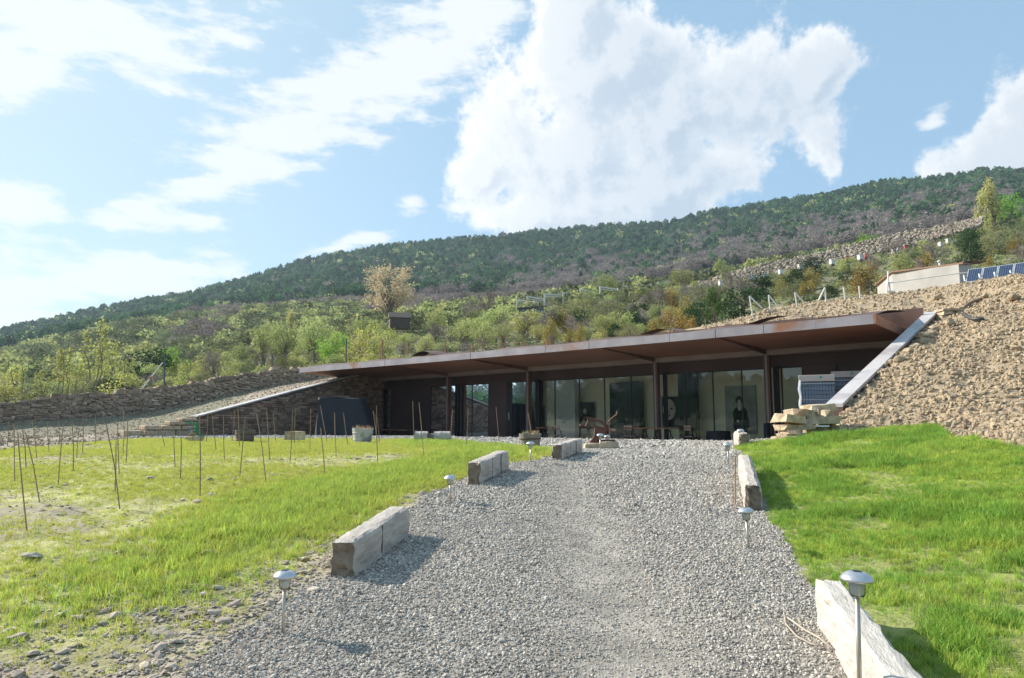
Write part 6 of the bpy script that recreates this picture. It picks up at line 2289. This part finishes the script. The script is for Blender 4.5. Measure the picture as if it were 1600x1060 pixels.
# dry stone terrace high on the slope
TST = [stone_mesh('terrace_stone_%d' % k, MAT['drystone'], .7, 200 + k, .3, 1) for k in range(4)]
TSP = [proto('terrace_stone_%d' % k, m) for k, m in enumerate(TST)]
for m_ in TST: m_.materials[0] = MAT['terrstone']
n = 3800
px = RS.uniform(1035, 1535, n); v = RS.rand(n)
ytop = np.interp(px, [1035, 1100, 1150, 1200, 1250, 1300, 1350, 1400, 1450, 1535], [460, 440, 424, 412, 402, 391, 378, 366, 358, 340])
thick = np.interp(px, [1035, 1150, 1300, 1450, 1535], [10, 20, 24, 20, 12])
pts = [tuple(at(px[i], ytop[i] + v[i] * thick[i] + RS.normal() * .8, 124 - 5 * v[i])) for i in range(n)]
scatter('stone_terrace', pts, RS.uniform(-.6, .6, (n, 3)) * 3, RS.uniform(.22, .45, n), TSP, 'long heap-like dry stone terrace wall crossing the upper slope')
n = 900
px = RS.uniform(1150, 1300, n); v = RS.rand(n)
ytop = np.interp(px, [1150, 1300], [474, 449])
pts = [tuple(at(px[i], ytop[i] + v[i] * 8, 74)) for i in range(n)]
scatter('lower_stone_terrace', pts, RS.uniform(-2, 2, (n, 3)), RS.uniform(.10, .22, n), [proto('small_terrace_stone', TST[0])], 'short dark dry stone terrace behind the metal supports')


# ---- ground cover near the camera
def zone_pts(n, x0, x1, y0, y1, which, extra=None, px0=-700, px1=2100):
    x = RS.uniform(x0, x1, n); y = RS.uniform(y0, y1, n)
    px = 800 + x / y * F
    m = (px > px0) & (px < px1)
    x, y = x[m], y[m]
    z = dict(zip(('gravel', 'lawn', 'field', 'tan', 'grey'), zones(x, y)))[which]
    if extra is not None: z = z & extra(x, y)
    return x[z], y[z]


def lay_down(name, x, y, dz, rot, scl, protos, label):
    if len(x) == 0: return
    z = near_z(x, y)
    scatter(name, np.c_[x, y, z + dz], rot, scl, protos, label)


GST = [proto('gravel_stone_%d' % k, stone_mesh('gravel_stone_%d' % k, MAT['gravel'], .7, 400 + k, .35, 1)) for k in range(6)]
RST = [proto('field_stone_%d' % k, stone_mesh('field_stone_%d' % k, MAT['rubble'], .5, 420 + k, .35, 1)) for k in range(5)]
CST = [proto('soil_clod_%d' % k, stone_mesh('soil_clod_%d' % k, MAT['clod'], .65, 440 + k, .4, 1)) for k in range(5)]

X, Yy, S_ = [], [], []
for (n, y0, y1, s0, s1) in ((170000, 1.2, 4.2, .0045, .0125), (110000, 4.2, 7, .0055, .014), (70000, 7, 11, .009, .019), (30000, 11, 15, .015, .028)):
    x, y = zone_pts(n, -3.2, 5.2, y0, y1, 'gravel')
    X.append(x); Yy.append(y); S_.append(s0 + (s1 - s0) * RS.rand(len(x)) ** 2)
x, y = zone_pts(42000, -14, 9, 14, 32, 'gravel'); X.append(x); Yy.append(y); S_.append(RS.uniform(.02, .05, len(x)))
x = np.concatenate(X); y = np.concatenate(Yy); s = np.concatenate(S_)
# trodden wheel lines carry finer stone
tr_ = np.exp(-((x - .55) / .35) ** 2) * (y < 11)
s *= 1 - .35 * tr_
keep_ = RS.rand(len(x)) > .45 * np.exp(-((x - .45 - .05 * y) / .4) ** 2) * (y < 11)
x, y, s = x[keep_], y[keep_], s[keep_]
big_ = RS.rand(len(x)) < .02
s[big_] *= 1.7
n = len(x)
print('gravel', n)
lay_down('gravel', x, y, s * .25, RS.uniform(-.5, .5, (n, 3)) * np.array([1.6, 1.6, 6.3]), np.c_[s, s * RS.uniform(.6, 1, n), s], GST, 'loose grey crushed gravel covering the path and terrace')

# stones of the left field, thick in the rubble patches
nz_ = lambda x, y: fbm(x * .55, y * .55, 61, 4)
x, y = zone_pts(80000, -20, 1.2, 2.3, 25, 'field')
le = np.interp(y, *LE)
edge = np.clip(1 - (le - x) / .7, 0, 1)
nearleft = np.clip((4.9 - y) / 1.5, 0, 1) * np.clip((-1.5 - x) / .6, 0, 1)
prob = .05 + np.clip(nz_(x, y) * 1.6, 0, .45) + edge * .55 + nearleft * .75
m = RS.rand(len(x)) < prob
x, y = x[m], y[m]
x2, y2 = zone_pts(85000, -6.0, -.4, 1.2, 6.5, 'field')
le2 = np.interp(y2, *LE)
p2_ = np.clip((5.3 - y2) / 1.5, 0, 1) * np.clip((-1.2 - x2) / .6, 0, 1) * np.clip(.6 + fbm(x2 * 1.3, y2 * 1.3, 63) * 4, .1, 1) * .55 + np.clip(1 - (le2 - x2) / .55, 0, 1) * .6
m = RS.rand(len(x2)) < p2_
x = np.r_[x, x2[m]]; y = np.r_[y, y2[m]]; n = len(x)
s = np.where(RS.rand(n) < .02, RS.uniform(.022, .042, n), RS.uniform(.005, .017, n)) * (1 + y * .035)
lay_down('field_stones', x, y, s * .15, RS.uniform(-.4, .4, (n, 3)) * np.array([1, 1, 8]), np.c_[s * 1.2, s * .85, s], RST, 'pale stones and rubble strewn over the left field')
# tan clods
x, y = zone_pts(150000, 4.3, 20, 6, 24, 'tan'); n = len(x)
s = (.009 + .055 * RS.rand(n) ** 6) * (1 + y * .015)
lay_down('soil_clods', x, y, s * .2, RS.uniform(-3, 3, (n, 3)), s, CST, 'clods and small stones covering the tan soil slope')
x, y = RS.uniform(6, 22, 14000), RS.uniform(21, 31, 14000)
m = roof_keep(x, y) & (800 + x / y * F < 1680) & (800 + x / y * F > 1100); x, y = x[m], y[m]; n = len(x)
s = .02 + .08 * RS.rand(n) ** 5
scatter('bank_clods', np.c_[x, y, roof_z(x, y) + s * .2], RS.uniform(-3, 3, (n, 3)), s, CST, 'clods and small stones covering the soil bank over the roof')
x, y = zone_pts(22000, -30, -8, 12, 44, 'grey'); n = len(x)
s = .02 + .05 * RS.rand(n) ** 3
lay_down('ramp_clods', x, y, s * .2, RS.uniform(-3, 3, (n, 3)), s, CST, 'clods and stones on the grey soil ramp behind the wing wall')

# grass
GL = [proto('lawn_tuft_%d' % k, tuft_mesh('lawn_tuft_%d' % k, MAT['lawn'], 20, .058, .045, .0044, 500 + k, .6)) for k in range(4)]
GF = [proto('field_tuft_%d' % k, tuft_mesh('field_tuft_%d' % k, MAT['fieldg'], 14, .05, .04, .0046, 520 + k, .5)) for k in range(4)]
GE = [proto('bright_tuft_%d' % k, tuft_mesh('bright_tuft_%d' % k, MAT['edgeg'], 16, .095, .045, .005, 560 + k, .7)) for k in range(3)]
GG = [proto('edge_tuft_%d' % k, tuft_mesh('edge_tuft_%d' % k, MAT['deep'], 16, .10, .045, .005, 540 + k, .7)) for k in range(3)]
X, Yy, S_ = [], [], []
for n, y0, y1, sc in ((26000, 2.2, 5.5, 1.0), (32000, 5.5, 9, 1.1), (30000, 9, 14.5, 1.35)):
    x, y = zone_pts(int(n * 1.25), 1.2, 14, y0 if y0 > 3 else 1.2, y1, 'lawn')
    c = fbm(x * 1.9, y * 1.9, 101, 4)
    keep = RS.rand(len(x)) < .85 + c
    x, y, c = x[keep], y[keep], c[keep]
    re = np.interp(y, *RE)
    X.append(x); Yy.append(y); S_.append(sc * np.clip(.75 + c * 1.9, .4, 1.7) * RS.uniform(.75, 1.25, len(x)) * np.clip(.55 + (x - re) * .9, .45, 1))
x = np.concatenate(X); y = np.concatenate(Yy); s = np.concatenate(S_); n = len(x)
print('lawn', n)
dk_ = RS.rand(n) < np.clip(.28 + fbm(x * 1.7, y * 2.6, 107, 4) * 3.2, .08, .8)
dx, dy, ds = x[dk_], y[dk_], s[dk_] * .95; x, y, s = x[~dk_], y[~dk_], s[~dk_]; n = len(dx)
lay_down('deep_grass_clumps', dx, dy, 0, np.c_[RS.uniform(-.2, .2, n), RS.uniform(-.2, .2, n), RS.uniform(0, 6.3, n)], ds, GG, 'taller deep green clumps in the lawn')
n = len(x)
lay_down('lawn_grass', x, y, 0, np.c_[RS.uniform(-.2, .2, n), RS.uniform(-.2, .2, n), RS.uniform(0, 6.3, n)], s, GL, 'lush green lawn grass beside the path')
X, Yy, S_, K_ = [], [], [], []
for n, y0, y1, sc in ((44000, 2.2, 6, 1.0), (80000, 6, 11, 1.15), (110000, 11, 25, 1.6)):
    x, y = zone_pts(int(n * 1.4), -24, 1.2, y0 if y0 > 3 else 1.2, y1, 'field')
    c = nz_(x, y)
    le = np.interp(y, *LE)
    d = le - x
    lush = np.clip(1 - np.abs(d - 1.1) / 1.3, 0, 1) * np.clip((y - 3.6) / 1.2, 0, 1)
    bare = np.clip(1 - d / .45, 0, 1) * (y < 8) + np.clip((4.9 - y) / 1.6, 0, 1) * .75 * (x < -1.7) * (fbm(x * 1.3, y * 1.3, 63) > -.12)
    pr = np.clip(.80 - c * 3.0 + lush * .6, .10, 1) * (1 - np.clip(bare, 0, .96))
    m = RS.rand(len(x)) < pr
    X.append(x[m]); Yy.append(y[m]); S_.append(sc * (.60 + lush[m] * .95) * RS.uniform(.7, 1.3, m.sum())); K_.append(lush[m])
x = np.concatenate(X); y = np.concatenate(Yy); s = np.concatenate(S_); k = np.concatenate(K_)
gm = RS.rand(len(x)) < np.clip(k * 1.0 + .06, 0, .7)
n = (~gm).sum(); print('field', n, gm.sum())
lay_down('field_grass', x[~gm], y[~gm], 0, np.c_[RS.uniform(-.2, .2, n), RS.uniform(-.2, .2, n), RS.uniform(0, 6.3, n)], s[~gm], GF, 'thin yellow-green grass of the left field')
n = gm.sum()
lay_down('edge_grass', x[gm], y[gm], 0, np.c_[RS.uniform(-.2, .2, n), RS.uniform(-.2, .2, n), RS.uniform(0, 6.3, n)], s[gm] * .66, GE, 'longer bright grass along the left edge of the path')

# larger field rocks, one by one
FRK = [stone_mesh('field_rock_%d' % k, MAT['rubble'], .45, 460 + k, .8, 2) for k in range(5)]
for i, (px, py, w) in enumerate([(45, 878, 26), (222, 925, 22), (100, 938, 18), (122, 972, 20), (295, 965, 22), (352, 972, 22), (245, 992, 26), (60, 985, 22), (25, 1010, 26), (336, 996, 12), (205, 905, 18), (322, 867, 18), (150, 877, 16), (185, 866, 18),
                                 (102, 757, 12), (123, 774, 8), (94, 803, 8), (235, 751, 12), (327, 752, 12), (365, 750, 12), (310, 785, 14), (330, 776, 12), (285, 783, 9), (538, 757, 12), (522, 755, 12), (558, 746, 11), (610, 755, 8), (457, 772, 12), (448, 763, 10), (424, 744, 12), (493, 925, 18), (475, 880, 16), (270, 1010, 20)]):
    g = ground_px(px, py); z = surf(g.x, g.y)
    o = bpy.data.objects.new('rock', FRK[i % 5]); C.objects.link(o)
    s = sizepx(w, g.y) / 2 / .75
    o.location = (g.x, g.y, z + s * .15); o.scale = (s, s * .8, s * .8); o.rotation_euler = (0, random.uniform(-.2, .2), random.uniform(0, 6))
    tag(o, ('big' if w > 20 else 'medium' if w > 12 else 'small') + ' pale stone ' + ('in the near rubble corner' if py > 930 and px < 400 else 'at the edge of the lush grass' if px > 440 and py > 850 else 'in the thin grass near the rubble' if py > 840 else 'among the garden stakes' if px < 400 else 'in the thin grass before the black tarp'), 'rock', 'larger stones in the field')

# ---- air
HZ_D = 0.0002
mb = MB(); mb.box((0, 0, 100), (3600, 3600, 520)); 
hz = mb.build('haze', None)
hm = bpy.data.materials.new('haze_air'); hm.use_nodes = True; hm.node_tree.nodes.clear()
N = NT(hm.node_tree)
v = N.n('ShaderNodeVolumePrincipled', {'Color': (.62, .82, 1.0, 1), 'Density': HZ_D, 'Anisotropy': 0.2})
o_ = N.n('ShaderNodeOutputMaterial'); hm.node_tree.links.new(v.outputs[0], o_.inputs['Volume'])
hz.data.materials.append(hm)
tag(hz, 'thin bluish haze filling the valley', kind='stuff')

# ---- things that share a look are told apart by their order across the view
ORDS = ('first second third fourth fifth sixth seventh eighth ninth tenth eleventh twelfth thirteenth fourteenth fifteenth sixteenth seventeenth eighteenth nineteenth twentieth').split()
ORDS += ['twenty-' + w for w in ORDS[:9]] + ['thirtieth'] + ['thirty-' + w for w in ORDS[:9]]
by = {}
for o in SC.objects:
    if o.parent is None and o.get('label') and o.get('category'): by.setdefault(o['label'], []).append(o)
for lab, os_ in by.items():
    if len(os_) > 1:
        os_.sort(key=lambda o: o.location.x / max(o.location.y, .1))
        for i, o in enumerate(os_): o['label'] = f'{lab}, {ORDS[min(i, 38)]} from the left'
